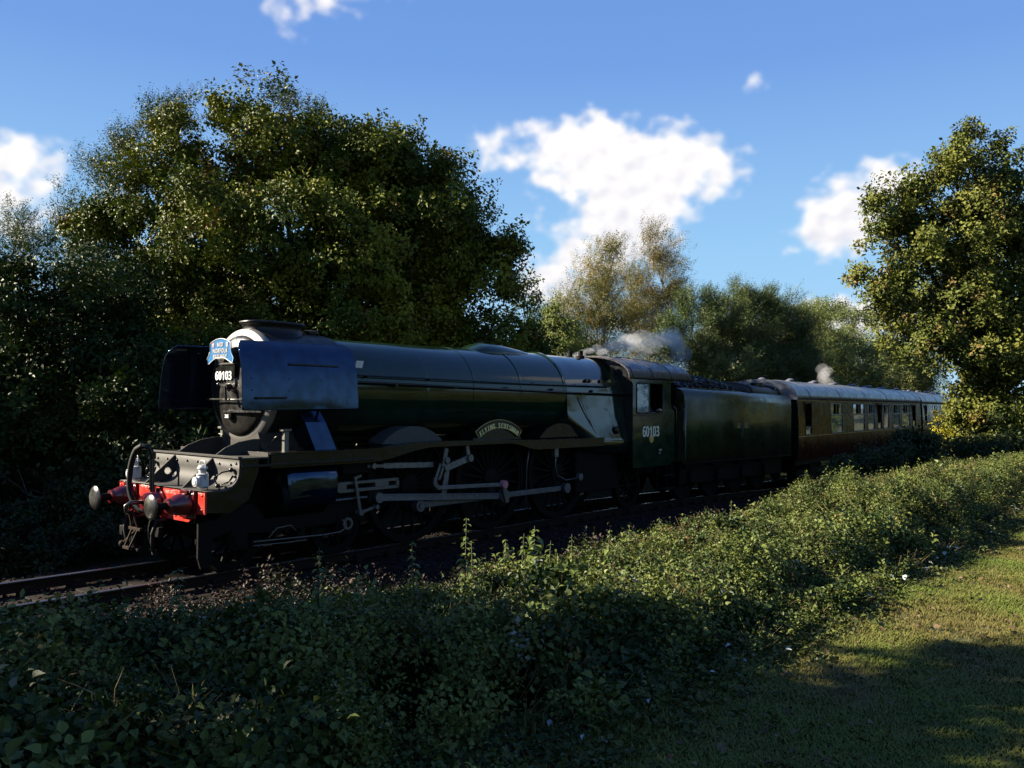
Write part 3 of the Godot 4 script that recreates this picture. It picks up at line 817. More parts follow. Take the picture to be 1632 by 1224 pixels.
	for i in 13:
		var lx := 34.0 + i * 8.0
		var lz := 12.0 + 2.0 * sin(i * 1.7) - i * 0.35
		var ls := []
		for k in 7: ls.append([lx + rng.randf_range(-2.6, 2.6), rng.randf_range(1.0, 6.5), lz + rng.randf_range(-1.5, 1.5), rng.randf_range(1.4, 2.1)])
		tree("lineside_tree", "leafy tree on this side of the line beyond the right oak, %s along the row" % ORD[i], "tree", "trees right of the view", Vector3(lx, 0.6, lz), ls, 1300, oak_spray, M.oak_leaf, [Color(0.039, 0.049, 0.010), Color(0.079, 0.075, 0.016)], {"girth": 0.22, "size": 1.8})
	tree("lineside_tree", "sparse high crowned tree just left of the view, dappling the lawn", "tree", "trees left of the view", Vector3(-6.6, ground_y(-6.6, 3.0), 3.0), [[-7.4, 6.0, 2.6, 0.7], [-6.5, 6.6, 3.0, 0.6], [-5.9, 6.0, 3.1, 0.5], [-8.6, 6.6, 2.2, 0.8]], 190, oak_spray, M.oak_leaf, oak_cols, {"girth": 0.16, "size": 1.3, "fork": 0.7})
	for i in 9:
		var fx := 2.0 + i * 8.5
		var fz := 34.0 + 7.0 * sin(i * 2.1)
		var ls := []
		for k in 6: ls.append([fx + rng.randf_range(-2.5, 2.5), rng.randf_range(1.5, 5.5), fz + rng.randf_range(-1.5, 1.5), rng.randf_range(1.6, 2.4)])
		tree("field_tree", "leafy tree across the field behind the viewer, %s along the row" % ORD[i], "tree", "trees across the field behind the viewer", Vector3(fx, 0.9, fz), ls, 800, oak_spray, M.oak_leaf, [Color(0.039, 0.049, 0.010), Color(0.079, 0.075, 0.016)], {"girth": 0.25, "size": 2.2})


# ---------------------------------------------------------------- bank of brambles, lawn
func hedge_y(x: float, z: float) -> float:
	var g := ground_y(x, z)
	var edge := 9.62 + 0.16 * gaps.get_noise_2d(x * 1.4, 5.0)
	var rise := 0.46 * smoothstep(edge, edge - 0.42, z) * smoothstep(5.0, 8.0, z)
	rise += smoothstep(edge, edge - 0.6, z) * smoothstep(6.2, 8.2, z) * (0.05 * smoothstep(-2.0, -4.0, x) - 0.27 * smoothstep(-3.4, -1.8, x) * smoothstep(6.0, 1.8, x) - 0.10 * smoothstep(5.0, 12.0, x))
	var lump := 0.24 * gaps.get_noise_2d(x * 1.2, z * 1.5) + 0.15 * gaps.get_noise_2d(x * 3.4 + 50, z * 3.4)
	return g + maxf(-0.06, rise + lump * smoothstep(edge + 0.1, edge - 0.6, z) * smoothstep(3.8, 6.0, z))


func build_hedge():
	gaps.frequency = 0.5
	gaps.fractal_octaves = 2
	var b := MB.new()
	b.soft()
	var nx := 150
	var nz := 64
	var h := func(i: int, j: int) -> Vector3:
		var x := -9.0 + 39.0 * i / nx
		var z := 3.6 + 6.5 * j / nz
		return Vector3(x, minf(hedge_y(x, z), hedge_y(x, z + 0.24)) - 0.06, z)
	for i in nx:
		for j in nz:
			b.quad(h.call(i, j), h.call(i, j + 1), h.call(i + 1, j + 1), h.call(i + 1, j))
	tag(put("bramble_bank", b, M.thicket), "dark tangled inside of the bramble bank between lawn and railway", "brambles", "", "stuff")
	var near := spray(15, 0.12, 0.09, 0.033, 0.024, 0.25, true)
	var far := spray(16, 0.12, 0.1, 0.03, 0.021, 0.15)
	var tall := spray(18, 0.26, 0.035, 0.034, 0.018, 0.1, true)
	var sets := {"near": [[], []], "far": [[], []], "tall": [[], []]}
	for i in 175000:
		var x := -8.0 + 36.0 * pow(rng.randf(), 1.35)
		var z := 4.0 + 5.85 * pow(rng.randf(), 0.6)
		var y := hedge_y(x, z)
		var patch := gaps.get_noise_3d(x * 3.0, y * 5.0 + 20.0, z * 3.0)
		var kind := gaps.get_noise_2d(x * 1.3 + 90.0, z * 1.6)
		if patch < -0.16 and rng.randf() < 0.8: continue
		var steep := Vector3(hedge_y(x - 0.06, z) - hedge_y(x + 0.06, z), 0.12, hedge_y(x, z - 0.06) - hedge_y(x, z + 0.06)).normalized()
		if steep.y < 0.55:
			if rng.randf() < 0.62: continue
			y -= rng.randf() * 0.12
			z -= 0.22 * rng.randf() * rng.randf()
		var d := (steep * 1.0 + Vector3(rng.randfn(), rng.randfn(), rng.randfn()) * 0.5 + Vector3(0, 0.2, 0)).normalized()
		var s := rng.randf_range(0.6, 1.15) * (0.85 + 1.1 * maxf(0, kind))
		if rng.randf() < 0.04: s *= 1.45
		var key := "near" if x < 4.0 else "far"
		if rng.randf() < (0.05 if kind > 0.1 else 0.2) and steep.y > 0.5:
			key = "tall"
			s *= rng.randf_range(0.6, 1.25)
			d = (Vector3(0, 1, 0) + Vector3(rng.randfn(), 0, rng.randfn()) * 0.3).normalized()
		sets[key][0].append(Transform3D(to_y(d, rng.randf() * TAU).scaled(Vector3(s, s, s)), Vector3(x, y + rng.randf_range(-0.05, 0.05), z) + steep * (rng.randf_range(-0.05, 0.06) + 0.12 * maxf(0, patch))))
		var q := clampf(0.42 + patch * 0.9 - kind * 0.5 + rng.randf_range(-0.4, 0.4), 0, 1)
		var c := Color(0.020, 0.036, 0.009).lerp(Color(0.118, 0.138, 0.034), q)
		var k := rng.randf()
		if k < 0.006 and s < 1.2: c = Color(0.17, 0.19, 0.16)
		elif k < 0.03: c = Color(0.13, 0.10, 0.03)
		elif k < 0.042 and z < 8.0: c = Color(0.15, 0.05, 0.035)
		sets[key][1].append(c)
	tag(many("bramble_leaves", near, M.bramble_leaf, sets.near[0], sets.near[1]), "green bramble and nettle leaves of the near shaded end of the bank", "bramble leaves", "", "stuff")
	tag(many("bramble_leaves", far, M.bramble_leaf, sets.far[0], sets.far[1]), "sunlit bramble leaves on the far right end of the bank", "bramble leaves", "", "stuff")
	tag(many("bramble_shoots", tall, M.bramble_leaf, sets.tall[0], sets.tall[1]), "upright young shoots standing out of the bramble bank", "bramble shoots", "", "stuff")
	for i in 2600:
		var x := -3.0 + 27.0 * pow(rng.randf(), 1.2)
		var z := rng.randf_range(7.0, 8.4)
		if gaps.get_noise_2d(x * 2.2, z + 70.0) < 0.02: continue
		var s := rng.randf_range(0.9, 1.9)
		sets.tall[0].append(Transform3D(to_y(Vector3(rng.randfn() * 0.14, 1, rng.randfn() * 0.14), rng.randf() * TAU).scaled(Vector3(s * 0.7, s, s * 0.7)), Vector3(x, hedge_y(x, z) + 0.06, z)))
		sets.tall[1].append(Color(0.045, 0.065, 0.016).lerp(Color(0.13, 0.14, 0.04), rng.randf()))
	var weeds := [[], []]
	for i in 15000:
		var x := -7.0 + 26.0 * pow(rng.randf(), 1.3)
		var z := rng.randf_range(1.75, 6.8)
		var thick := gaps.get_noise_2d(x * 1.7, z * 2.0 + 31.0)
		if thick < -0.08 - 0.1 * (z - 3.0): continue
		var s := rng.randf_range(0.5, 1.3) * (1.0 + 0.4 * thick)
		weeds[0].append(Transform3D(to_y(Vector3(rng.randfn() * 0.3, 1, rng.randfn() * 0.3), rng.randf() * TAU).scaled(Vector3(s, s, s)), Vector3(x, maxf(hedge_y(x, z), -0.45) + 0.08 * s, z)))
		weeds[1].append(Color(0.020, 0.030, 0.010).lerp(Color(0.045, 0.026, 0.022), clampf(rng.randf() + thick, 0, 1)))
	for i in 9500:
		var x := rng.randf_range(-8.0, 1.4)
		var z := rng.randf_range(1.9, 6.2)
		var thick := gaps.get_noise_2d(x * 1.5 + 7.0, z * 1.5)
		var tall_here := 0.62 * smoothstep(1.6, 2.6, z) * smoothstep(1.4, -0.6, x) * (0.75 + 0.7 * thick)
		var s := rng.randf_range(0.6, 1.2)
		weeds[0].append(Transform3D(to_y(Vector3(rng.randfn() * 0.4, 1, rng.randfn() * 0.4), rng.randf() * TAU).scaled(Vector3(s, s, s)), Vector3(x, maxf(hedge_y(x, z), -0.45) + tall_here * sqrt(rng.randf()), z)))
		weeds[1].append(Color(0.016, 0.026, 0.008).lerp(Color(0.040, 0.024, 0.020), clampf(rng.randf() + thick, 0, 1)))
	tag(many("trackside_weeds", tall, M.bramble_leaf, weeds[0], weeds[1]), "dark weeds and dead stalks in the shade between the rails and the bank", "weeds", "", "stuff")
	var stalk := MB.new()
	stalk.flat()
	for i in 3:
		var a := i * 2.1
		var o := Vector3(0.03 * cos(a), -0.05, 0.03 * sin(a))
		stalk.tube([o, o * 1.5 + Vector3(0, 0.2, 0), o * 3.5 + Vector3(0.06 * sin(a), 0.36, 0.05)], [0.0022, 0.002, 0.001], 3)
	var blades := spray(9, 0.06, 0.03, 0.26, 0.0038, -0.6)
	var gw := [[], []]
	for i in 1500:
		var x := -7.0 + 30.0 * pow(rng.randf(), 1.4)
		var z := rng.randf_range(6.8, 9.8)
		if gaps.get_noise_2d(x * 1.8 + 11.0, z * 2.0) < 0.0: continue
		var s := rng.randf_range(0.4, 0.95)
		gw[0].append(Transform3D(to_y(Vector3(rng.randfn() * 0.2, 1, rng.randfn() * 0.2), rng.randf() * TAU).scaled(Vector3(s, s, s)), Vector3(x, hedge_y(x, z) - 0.02, z)))
		gw[1].append(Color(0.06, 0.085, 0.02).lerp(Color(0.16, 0.14, 0.05), rng.randf()))
	tag(many("long_grass", blades, M.grass_blade, gw[0], gw[1]), "long coarse grass blades growing up through the bramble bank", "grass", "", "stuff")
	var st0 := [[], []]
	for i in 2600:
		var x := -7.0 + 30.0 * pow(rng.randf(), 1.3)
		var z := rng.randf_range(7.0, 9.9)
		var s := rng.randf_range(0.4, 1.1)
		st0[0].append(Transform3D(to_y(Vector3(rng.randfn() * 0.5, 1, rng.randfn() * 0.5), rng.randf() * TAU).scaled(Vector3(s, s, s)), Vector3(x, hedge_y(x, z), z)))
		st0[1].append(Color(0.16, 0.12, 0.06).lerp(Color(0.07, 0.035, 0.02), rng.randf()))
	tag(many("bare_stalks", stalk.done(), M.dry_leaf, st0[0], st0[1]), "thin bare stalks and bramble canes poking out of the bank", "stalks", "", "stuff")
	# nettles that stand out against the dark train: [x, y of tip, z, height]
	var nl := ["tall seeding nettle stem before the engine wheels, tallest of its row", "seeding nettle left of the tallest one, before the leading driving wheel", "slim nettle just right of the tallest one", "short nettle with drooping top before the middle driving wheel", "pale thistle like stem before the crosshead end of the coupling rod", "bindweed twined stem with round bright leaves before the firebox", "low nettle beside the round leaved bindweed", "nettle on the bank before the cab steps", "nettle on the bank before the front of the tender", "nettle cluster on the bank before the middle of the tender", "nettle on the bank before the rear of the tender", "nettle on the bank before the front of the carriage", "dim nettle in shade before the cylinder", "dim nettle in shade before the front bogie wheel", "nettle on the bank before the carriage door", "bent nettle between the cab steps and the tender front", "seed topped nettle before the tender wheels", "small nettle before the gap between tender and carriage", "leafy nettle before the firebox foot", "short nettle before the trailing driving wheel"]
	var np := [[-0.85, 1.60, 7.5, 0.62], [-1.35, 1.48, 7.5, 0.48], [-0.62, 1.38, 7.4, 0.42], [-0.2, 1.27, 7.3, 0.35], [0.2, 1.33, 7.2, 0.38], [0.35, 1.38, 7.25, 0.42], [0.62, 1.22, 7.2, 0.3], [1.3, 1.27, 7.4, 0.3], [1.85, 1.24, 7.3, 0.36], [3.1, 1.22, 7.3, 0.34], [5.4, 1.34, 7.3, 0.4], [6.2, 1.36, 7.3, 0.4], [-2.25, 1.54, 7.5, 0.55], [-3.25, 1.56, 7.6, 0.5], [7.4, 1.36, 7.3, 0.42], [2.5, 1.25, 7.3, 0.36], [4.3, 1.30, 7.3, 0.38], [6.8, 1.38, 7.3, 0.36], [1.0, 1.24, 7.2, 0.36], [-0.05, 1.32, 7.3, 0.4]]
	for i in np.size():
		var q = np[i]
		var foot := hedge_y(q[0], q[2])
		var hh: float = maxf(q[3], q[1] - foot)
		var t := thing("nettle", nl[i], "nettle", Vector3(q[0], q[1] - hh, q[2]), "nettles on the bank")
		var sm := MB.new()
		var bend := Vector3(rng.randf_range(-0.05, 0.05), 0, rng.randf_range(-0.03, 0.03))
		sm.tube([Vector3(0, -0.1, 0), bend + Vector3(0, hh * 0.5, 0), bend * 1.6 + Vector3(0, hh, 0)], [0.006, 0.005, 0.002], 5)
		put("stem", sm, M.stem, t)
		var st := SurfaceTool.new()
		st.begin(Mesh.PRIMITIVE_TRIANGLES)
		var round_leaf := i == 5
		var k := 0
		var y := hh * 0.12
		while y < hh:
			var f := y / hh
			for s in 4:
				var a := k * 1.57 + s * PI * 0.5 + rng.randf_range(-0.3, 0.3)
				var big: float = (0.11 if s < 2 else 0.07) * (1.1 - 0.75 * f) * rng.randf_range(0.8, 1.2)
				if round_leaf: big *= 1.5
				var d := Vector3(cos(a), rng.randf_range(-0.7, 0.1), sin(a)).normalized()
				leaf(st, bend * 1.6 * f + Vector3(0, y, 0), d, Vector3(0, 1, 0), big, big * (0.9 if round_leaf else 0.55), Color(0.10, 0.13, 0.035) * rng.randf_range(0.7, 1.3), true)
			y += 0.035 + 0.02 * rng.randf()
			k += 1
		put("foliage", st.commit(), M.soft_leaf, t)
	# a dry pinkish dock and grass patch at the far lip of the bank
	var dw := []
	var dt := []
	for i in 900:
		var x := rng.randf_range(1.7, 4.4) if i < 420 else rng.randf_range(-3.4, -0.6)
		var z := rng.randf_range(6.7, 7.5)
		dw.append(Transform3D(to_y(Vector3(rng.randfn() * 0.2, 1, rng.randfn() * 0.2), rng.randf() * 6).scaled(Vector3.ONE * rng.randf_range(0.4, 0.8)), Vector3(x, hedge_y(x, z) + 0.03, z)))
		dt.append(Color(0.20, 0.11, 0.075).lerp(Color(0.13, 0.09, 0.03), rng.randf()))
	tag(many("dry_stalks", tall, M.dry_leaf, dw, dt), "dry pinkish brown seed stalks along the far lip of the bramble bank", "dry stalks", "", "stuff")


func build_grass():
	gaps.frequency = 0.35
	var st := SurfaceTool.new()
	st.begin(Mesh.PRIMITIVE_TRIANGLES)
	for i in 14:
		var a := rng.randf() * TAU
		var d := Vector3(cos(a), 0, sin(a))
		var o := Vector3(rng.randf_range(-0.045, 0.045), 0, rng.randf_range(-0.045, 0.045))
		var hgt := rng.randf_range(0.014, 0.036)
		var s := d.cross(Vector3.UP) * 0.0018
		var m := o + Vector3(0, hgt * 0.7, 0) + d * hgt * 0.3
		var tip := o + Vector3(0, hgt, 0) + d * hgt * rng.randf_range(0.6, 1.2)
		var n := (Vector3(0, 1, 0) - d * 0.5).normalized()
		st.set_color(Color.WHITE * rng.randf_range(0.75, 1.25))
		st.set_normal(n)
		for v in [o + s, o - s, m + s, m + s, o - s, m - s, m + s, m - s, tip]: st.add_vertex(v)
	var tuft := st.commit()
	var w := []
	var t := []
	for i in 150000:
		var x := -5.0 + 19.0 * pow(rng.randf(), 1.5)
		var z := rng.randf_range(9.5, 13.0)
		var thin := gaps.get_noise_2d(x * 2.0, z * 2.0)
		if thin < -0.25 and rng.randf() < 0.5: continue
		var s := rng.randf_range(0.7, 1.3) * (1.0 + 0.3 * thin) * (1.0 + clampf((x - 4.0) * 0.05, 0, 0.4))
		if z < 9.95: s *= 1.5
		w.append(Transform3D(Basis(Vector3.UP, rng.randf() * TAU).scaled(Vector3(s, s, s)), Vector3(x, ground_y(x, z) - 0.003, z)))
		var q := clampf(0.5 + thin + rng.randf_range(-0.3, 0.3), 0, 1)
		t.append(Color(0.155, 0.132, 0.040).lerp(Color(0.115, 0.15, 0.028), q))
	tag(many("grass", tuft, M.grass_blade, w, t), "mown grass with worn patches on the right beside the bramble bank", "grass", "", "stuff")
	# low weeds and fallen leaves along its edge
	var weed := spray(7, 0.05, 0.07, 0.045, 0.032, 0.2)
	w = []
	t = []
	for i in 5200:
		var x := -5.0 + 19.0 * pow(rng.randf(), 1.3)
		var z := 9.55 + 0.26 * absf(rng.randfn())
		w.append(Transform3D(to_y(Vector3(rng.randfn() * 0.25, 1, rng.randfn() * 0.25), rng.randf() * 6).scaled(Vector3.ONE * rng.randf_range(0.5, 1.1)), Vector3(x, ground_y(x, z) + rng.randf_range(0.0, 0.05), z)))
		t.append(Color(0.035, 0.05, 0.014).lerp(Color(0.09, 0.095, 0.026), rng.randf()))
	tag(many("edge_weeds", weed, M.bramble_leaf, w, t), "ragged low weeds where the lawn meets the bramble bank", "weeds", "", "stuff")
	var ls := SurfaceTool.new()
	ls.begin(Mesh.PRIMITIVE_TRIANGLES)
	leaf(ls, Vector3(0, 0, -0.02), Vector3(0, 0.1, 1).normalized(), Vector3.UP, 0.045, 0.03, Color.WHITE, true)
	w = []
	t = []
	for i in 1100:
		var x := -5.0 + 15.0 * pow(rng.randf(), 1.4)
		var z := 9.6 + absf(rng.randfn()) * 1.0
		w.append(Transform3D(Basis.from_euler(Vector3(rng.randfn() * 0.4, rng.randf() * 6, rng.randfn() * 0.4)).scaled(Vector3.ONE * rng.randf_range(0.6, 1.2)), Vector3(x, ground_y(x, z) + 0.025, z)))
		t.append(Color(0.06, 0.036, 0.018).lerp(Color(0.14, 0.10, 0.06), rng.randf()))
	for i in 70:
		var x := rng.randf_range(-3.6, 7.0)
		var z := rng.randf_range(9.55, 9.95)
		w.append(Transform3D(Basis.from_euler(Vector3(rng.randfn() * 0.5, rng.randf() * 6, rng.randfn() * 0.5)).scaled(Vector3.ONE * rng.randf_range(0.7, 1.5)), Vector3(x, ground_y(x, z) + rng.randf_range(0.03, 0.12), z)))
		t.append(Color(0.34, 0.37, 0.36))
	tag(many("fallen_leaves", ls.commit(), M.dry_leaf, w, t), "brown fallen leaves lying in the grass near the bank", "fallen leaves", "", "stuff")


func build_steam():
	var p := thing("steam_plume", "thin white steam drifting back from the safety valves over the cab roof", "steam")
	p.set_meta("kind", "stuff")
	var q := thing("steam_wisp", "small faint puff of steam above the carriage roof", "steam")
	q.set_meta("kind", "stuff")
	var list := []
	for i in 26:
		var f := i / 25.0
		var c := Vector3(lerpf(11.3, 15.6, f), lerpf(3.74, 4.5, pow(f, 0.8)), -0.1) + Vector3(rng.randfn() * 0.14, rng.randfn() * 0.10 * (0.4 + f), rng.randfn() * 0.15)
		var r := lerpf(0.10, 0.34, f)
		list.append([c, Vector3(r * 2.6, r * rng.randf_range(1.1, 1.7), r * 2.0), lerpf(0.95, 0.34, f), p])
	for i in 8:
		var c := Vector3(15.9 + i * 0.05, 4.55 - i * 0.08, -0.1) + Vector3(rng.randfn() * 0.15, rng.randfn() * 0.12, 0)
		list.append([c, Vector3(0.55, 0.5, 0.5), 0.4, p])
	for i in 7:
		list.append([Vector3(29.3 + rng.randfn() * 0.35, 3.55 + i * 0.09, -0.5), Vector3(0.7, 0.4, 0.5), 0.26, q])
	for e in list:
		var v := FogVolume.new()
		v.name = "puff"
		v.shape = RenderingServer.FOG_VOLUME_SHAPE_ELLIPSOID
		v.size = e[1]
		v.position = e[0]
		v.rotation.z = rng.randf_range(0.0, 0.6)
		var fm := FogMaterial.new()
		fm.albedo = Color(0.97, 0.97, 0.98)
		fm.density = e[2]
		v.material = fm
		e[3].add_child(v, true)


# ---------------------------------------------------------------- engine
const LEAD := 4.73
const MID := 6.94
const TRAIL := 9.15


func ring_at(x: float, cy: float, ry: float, rz: float, n := 40) -> Array:
	var r := []
	for k in n: r.append(Vector3(x, cy + ry * sin(TAU * k / n), rz * cos(TAU * k / n)))
	return r


func deflector_z(f: float) -> float:   # upright at the foot, curling in over the smokebox at the top
	return 1.245 - 0.05 * f - 0.10 * f * f - 0.16 * pow(f, 6)


func across(x: float) -> Transform3D:   # local y to world -x (towards the front), for lathes along the boiler
	return Transform3D(Basis(Vector3(0, 1, 0), Vector3(-1, 0, 0), Vector3(0, 0, 1)), Vector3(x, 2.78, 0))


func wheel(r: float, spokes: int, parent: Node, at: Vector3, side: float, pin := 0.0, called := "driving_wheel") -> void:
	var w := Node3D.new()
	w.name = called
	w.position = at
	if side < 0: w.rotation.y = PI
	parent.add_child(w, true)
	var t := Transform3D(Basis(Vector3(1, 0, 0), Vector3(0, 0, 1), Vector3(0, -1, 0)), Vector3.ZERO)
	var b := MB.new()
	b.lathe(t, [Vector2(r - 0.13, -0.065), Vector2(r - 0.075, -0.065), Vector2(r - 0.075, -0.04), Vector2(r + 0.028, -0.07), Vector2(r + 0.028, -0.05), Vector2(r, -0.035), Vector2(r - 0.003, 0.065), Vector2(r - 0.06, 0.067), Vector2(r - 0.065, 0.05), Vector2(r - 0.13, 0.05), Vector2(r - 0.13, -0.065)], 48)
	put("tyre", b, M.dark_iron, w)
	b = MB.new()
	b.lathe(t, [Vector2(0.09, -0.08), Vector2(r * 0.2, -0.08), Vector2(r * 0.2, 0.06), Vector2(r * 0.15, 0.085), Vector2(0.0, 0.085)], 24)
	if pin > 0.0:
		b.lathe(Transform3D(t.basis, Vector3(0, -pin, 0)), [Vector2(0.15, -0.06), Vector2(0.15, 0.06), Vector2(0.1, 0.09), Vector2(0, 0.09)], 18)
		b.bar(Vector3(0, 0, 0.01), Vector3(0, -pin, 0.01), 0.26, 0.12)
	put("hub", b, M.dark_iron, w)
	var sb := MB.new()
	sb.bar(Vector3(0, r * 0.17, 0), Vector3(0, r - 0.11, 0), 0.055, 0.05, 0.012)
	var sm := sb.done()
	for i in spokes:
		var s := put("spoke", sm, M.dark_iron, w)
		s.rotation.z = TAU * (i + 0.5) / spokes
	if pin > 0.0:
		var poly := PackedVector2Array()
		for i in 13:
			var a := PI * 0.5 + lerpf(-0.62, 0.62, i / 12.0)
			poly.append(Vector2(cos(a), sin(a)) * (r - 0.125))
		b = MB.new()
		b.prism(poly, Transform3D(), -0.035, 0.045)
		put("balance_weight", b, M.dark_iron, w)


func holed(poly: PackedVector2Array, hole: PackedVector2Array) -> PackedVector2Array:
	var a := 0.0
	var h := 0.0
	for i in poly.size(): a += poly[i].cross(poly[(i + 1) % poly.size()])
	for i in hole.size(): h += hole[i].cross(hole[(i + 1) % hole.size()])
	if a < 0: poly.reverse()
	if h > 0: hole.reverse()
	var best := 1e9
	var bi := 0
	var bj := 0
	for i in poly.size():
		for j in hole.size():
			var d := poly[i].distance_to(hole[j])
			if d < best:
				best = d
				bi = i
				bj = j
	var out := PackedVector2Array()
	for i in bi + 1: out.append(poly[i])
	for j in hole.size(): out.append(hole[(bj + j) % hole.size()])
	var off := (hole[bj] - poly[bi]).orthogonal().normalized() * 0.0015
	out.append(hole[bj] + off)
	out.append(poly[bi] + off)
	for i in range(bi + 1, poly.size()): out.append(poly[i])
	return out


func rounded(x0: float, x1: float, y0: float, y1: float, r: float, n := 4) -> PackedVector2Array:
	var p := PackedVector2Array()
	for c in [[x1 - r, y1 - r, 0.0], [x0 + r, y1 - r, 0.5], [x0 + r, y0 + r, 1.0], [x1 - r, y0 + r, 1.5]]:
		for i in n + 1:
			var a: float = PI * (c[2] + 0.5 * i / n)
			p.append(Vector2(c[0] + r * cos(a), c[1] + r * sin(a)))
	return p


const SIDE := Transform3D(Basis.IDENTITY, Vector3.ZERO)


func build_engine():
	var e := thing("steam_locomotive", "green express steam engine with blue reflecting smoke deflectors and red buffer beam", "steam locomotive")
	var b := MB.new()
	# --- smokebox, boiler, firebox
	b.lathe(across(3.3), [Vector2(0.905, 0.0), Vector2(0.905, 1.42)], 64)
	put("smokebox", b, M.smokebox_paint, e)
	b = MB.new()
	b.lathe(across(3.3), [Vector2(0.905, 1.40), Vector2(0.93, 1.40), Vector2(0.93, 1.46), Vector2(0.915, 1.5), Vector2(0.86, 1.535), Vector2(0.80, 1.54)], 64)
	put("smokebox_ring", b, M.bright_ring, e)
	b = MB.new()
	b.lathe(across(3.3), [Vector2(0.82, 1.53), Vector2(0.80, 1.565), Vector2(0.74, 1.60), Vector2(0.6, 1.635), Vector2(0.4, 1.665), Vector2(0.2, 1.68), Vector2(0.0, 1.685)], 64)
	var door := put("smokebox_door", b, M.smokebox_paint, e)
	b = MB.new()
	b.cyl(Vector3(1.64, 2.76, 0), Vector3(1.50, 2.76, 0), 0.055, 0.045)
	b.bar(Vector3(1.53, 2.80, -0.22), Vector3(1.53, 2.76, 0.02), 0.035, 0.03)
	b.bar(Vector3(1.5, 2.77, 0.0), Vector3(1.5, 2.54, 0.03), 0.035, 0.03)
	b.ball(Vector3(1.52, 2.80, -0.23), 0.03)
	b.cyl(Vector3(1.63, 2.83, 0.02), Vector3(1.59, 2.83, 0.02), 0.16, 0.12)
	put("door_dart", b, M.steel, door)
	b = MB.new()
	b.tube([Vector3(1.56, 2.56, -0.66), Vector3(1.55, 2.555, 0), Vector3(1.56, 2.55, 0.66)], 0.014, 6)
	for z in [-0.6, 0.6]: b.cyl(Vector3(1.56, 2.555, z), Vector3(1.7, 2.555, z), 0.016)
	put("door_rail", b, M.steel, door)
	for y in [2.36, 3.13]:
		b = MB.new()
		var hp := []
		for i in 9:
			var z := lerpf(-0.2, 0.76, i / 8.0)
			hp.append(Vector3(1.665 + 0.075 * pow(Vector2(z, y - 2.78).length() / 0.74, 2) - 0.075, y, z))
		for i in 8: b.bar(hp[i], hp[i + 1], 0.06, 0.03)
		put("door_hinge", b, M.smokebox_paint, door)
	b = MB.new()
	b.box(Transform3D(Basis(), Vector3(1.585, 3.0, -0.16)), Vector3(0.025, 0.2, 0.62), 0.006)
	var plate := put("number_plate", b, M.black_paint, e)
	lettering("number", "60103", 0.135, M.white_paint, plate, Transform3D(Basis(Vector3.UP, -PI / 2), Vector3(1.571, 2.935, -0.17)), 0.95)
	b = MB.new()
	b.lathe(Transform3D(Basis(Vector3(0, 1, 0), Vector3(-1, 0, 0), Vector3(0, 0, 1)) * Basis.from_scale(Vector3(0.72, 1, 1.0)), Vector3(1.62, 2.31, -0.08)), [Vector2(0.11, 0.0), Vector2(0.11, 0.025), Vector2(0.0, 0.03)], 24)
	var shed := put("shed_plate", b, M.black_paint, e)
	lettering("number", "34E", 0.055, M.white_paint, shed, Transform3D(Basis(Vector3.UP, -PI / 2), Vector3(1.588, 2.285, -0.08)), 0.9)
	b = MB.new()
	b.bar(Vector3(1.6, 3.36, -0.12), Vector3(1.6, 3.14, -0.12), 0.05, 0.02)
	b.bar(Vector3(1.58, 3.18, -0.12), Vector3(1.58, 3.18, 0.16), 0.03, 0.03)
	b.bar(Vector3(1.57, 3.14, 0.1), Vector3(1.57, 3.26, 0.1), 0.03, 0.06)
	b.bar(Vector3(1.57, 3.13, -0.4), Vector3(1.57, 3.13, 0.24), 0.022, 0.03)
	put("lamp_iron", b, M.dusty_black, e)

	var rings := []
	for q in [[3.28, 2.78, 0.885], [3.32, 2.78, 0.895], [6.0, 2.78, 0.905], [6.4, 2.775, 0.92], [9.3, 2.75, 0.975]]: rings.append(ring_at(q[0], q[1], q[2] - 0.03, q[2], 56))
	b = MB.new()
	b.loft(rings)
	put("boiler", b, M.green_paint, e)
	for x in [3.36, 5.1, 6.35, 7.75, 9.22]:
		var r := lerpf(0.893, 0.91, (x - 3.3) / 3.0) if x < 6.2 else lerpf(0.925, 0.977, (x - 6.4) / 2.9)
		b = MB.new()
		b.loft([ring_at(x - 0.03, 2.775, r - 0.028, r + 0.002, 56), ring_at(x + 0.03, 2.775, r - 0.028, r + 0.002, 56)])
		put("boiler_band", b, M.green_paint, e)
	# firebox: round top, flat sides that spread towards the foot
	rings = []
	for q in [[9.28, 1.0, 2.2], [9.6, 1.0, 1.95], [10.4, 1.02, 1.42], [11.52, 1.03, 1.38]]:
		var r := []
		for k in 25:
			var a := PI * k / 24.0
			r.append(Vector3(q[0], 2.74 + 0.94 * sin(a), cos(a) * q[1] * 0.985))
		var low: float = q[2]
		for s in [[-1.0, 0.35], [-1.0, 0.75], [-1.0, 1.0], [1.0, 1.0], [1.0, 0.75], [1.0, 0.35]]:
			var y := lerpf(2.74, low, s[1])
			r.append(Vector3(q[0], y, s[0] * (q[1] * 0.985 + 0.13 * pow(2.74 - y, 1.8))))
		rings.append(r)
	b = MB.new()
	b.loft(rings)
	var fire := put("firebox", b, M.firebox_paint, e)
	for x in [10.05, 10.2, 10.62, 11.0]:
		b = MB.new()
		b.cyl(Vector3(x, 3.06, 0.93), Vector3(x, 3.08, 0.985), 0.045, 0.04, 12)
		put("washout_plug", b, M.brass if x > 10.9 else M.black_paint, fire)
	b = MB.new()
	b.tube([Vector3(9.72, 2.68, 1.03), Vector3(10.15, 2.0, 1.08), Vector3(10.55, 1.42, 1.16)], 0.014, 6)
	put("edge_bead", b, M.frame_metal, fire)
	b = MB.new()
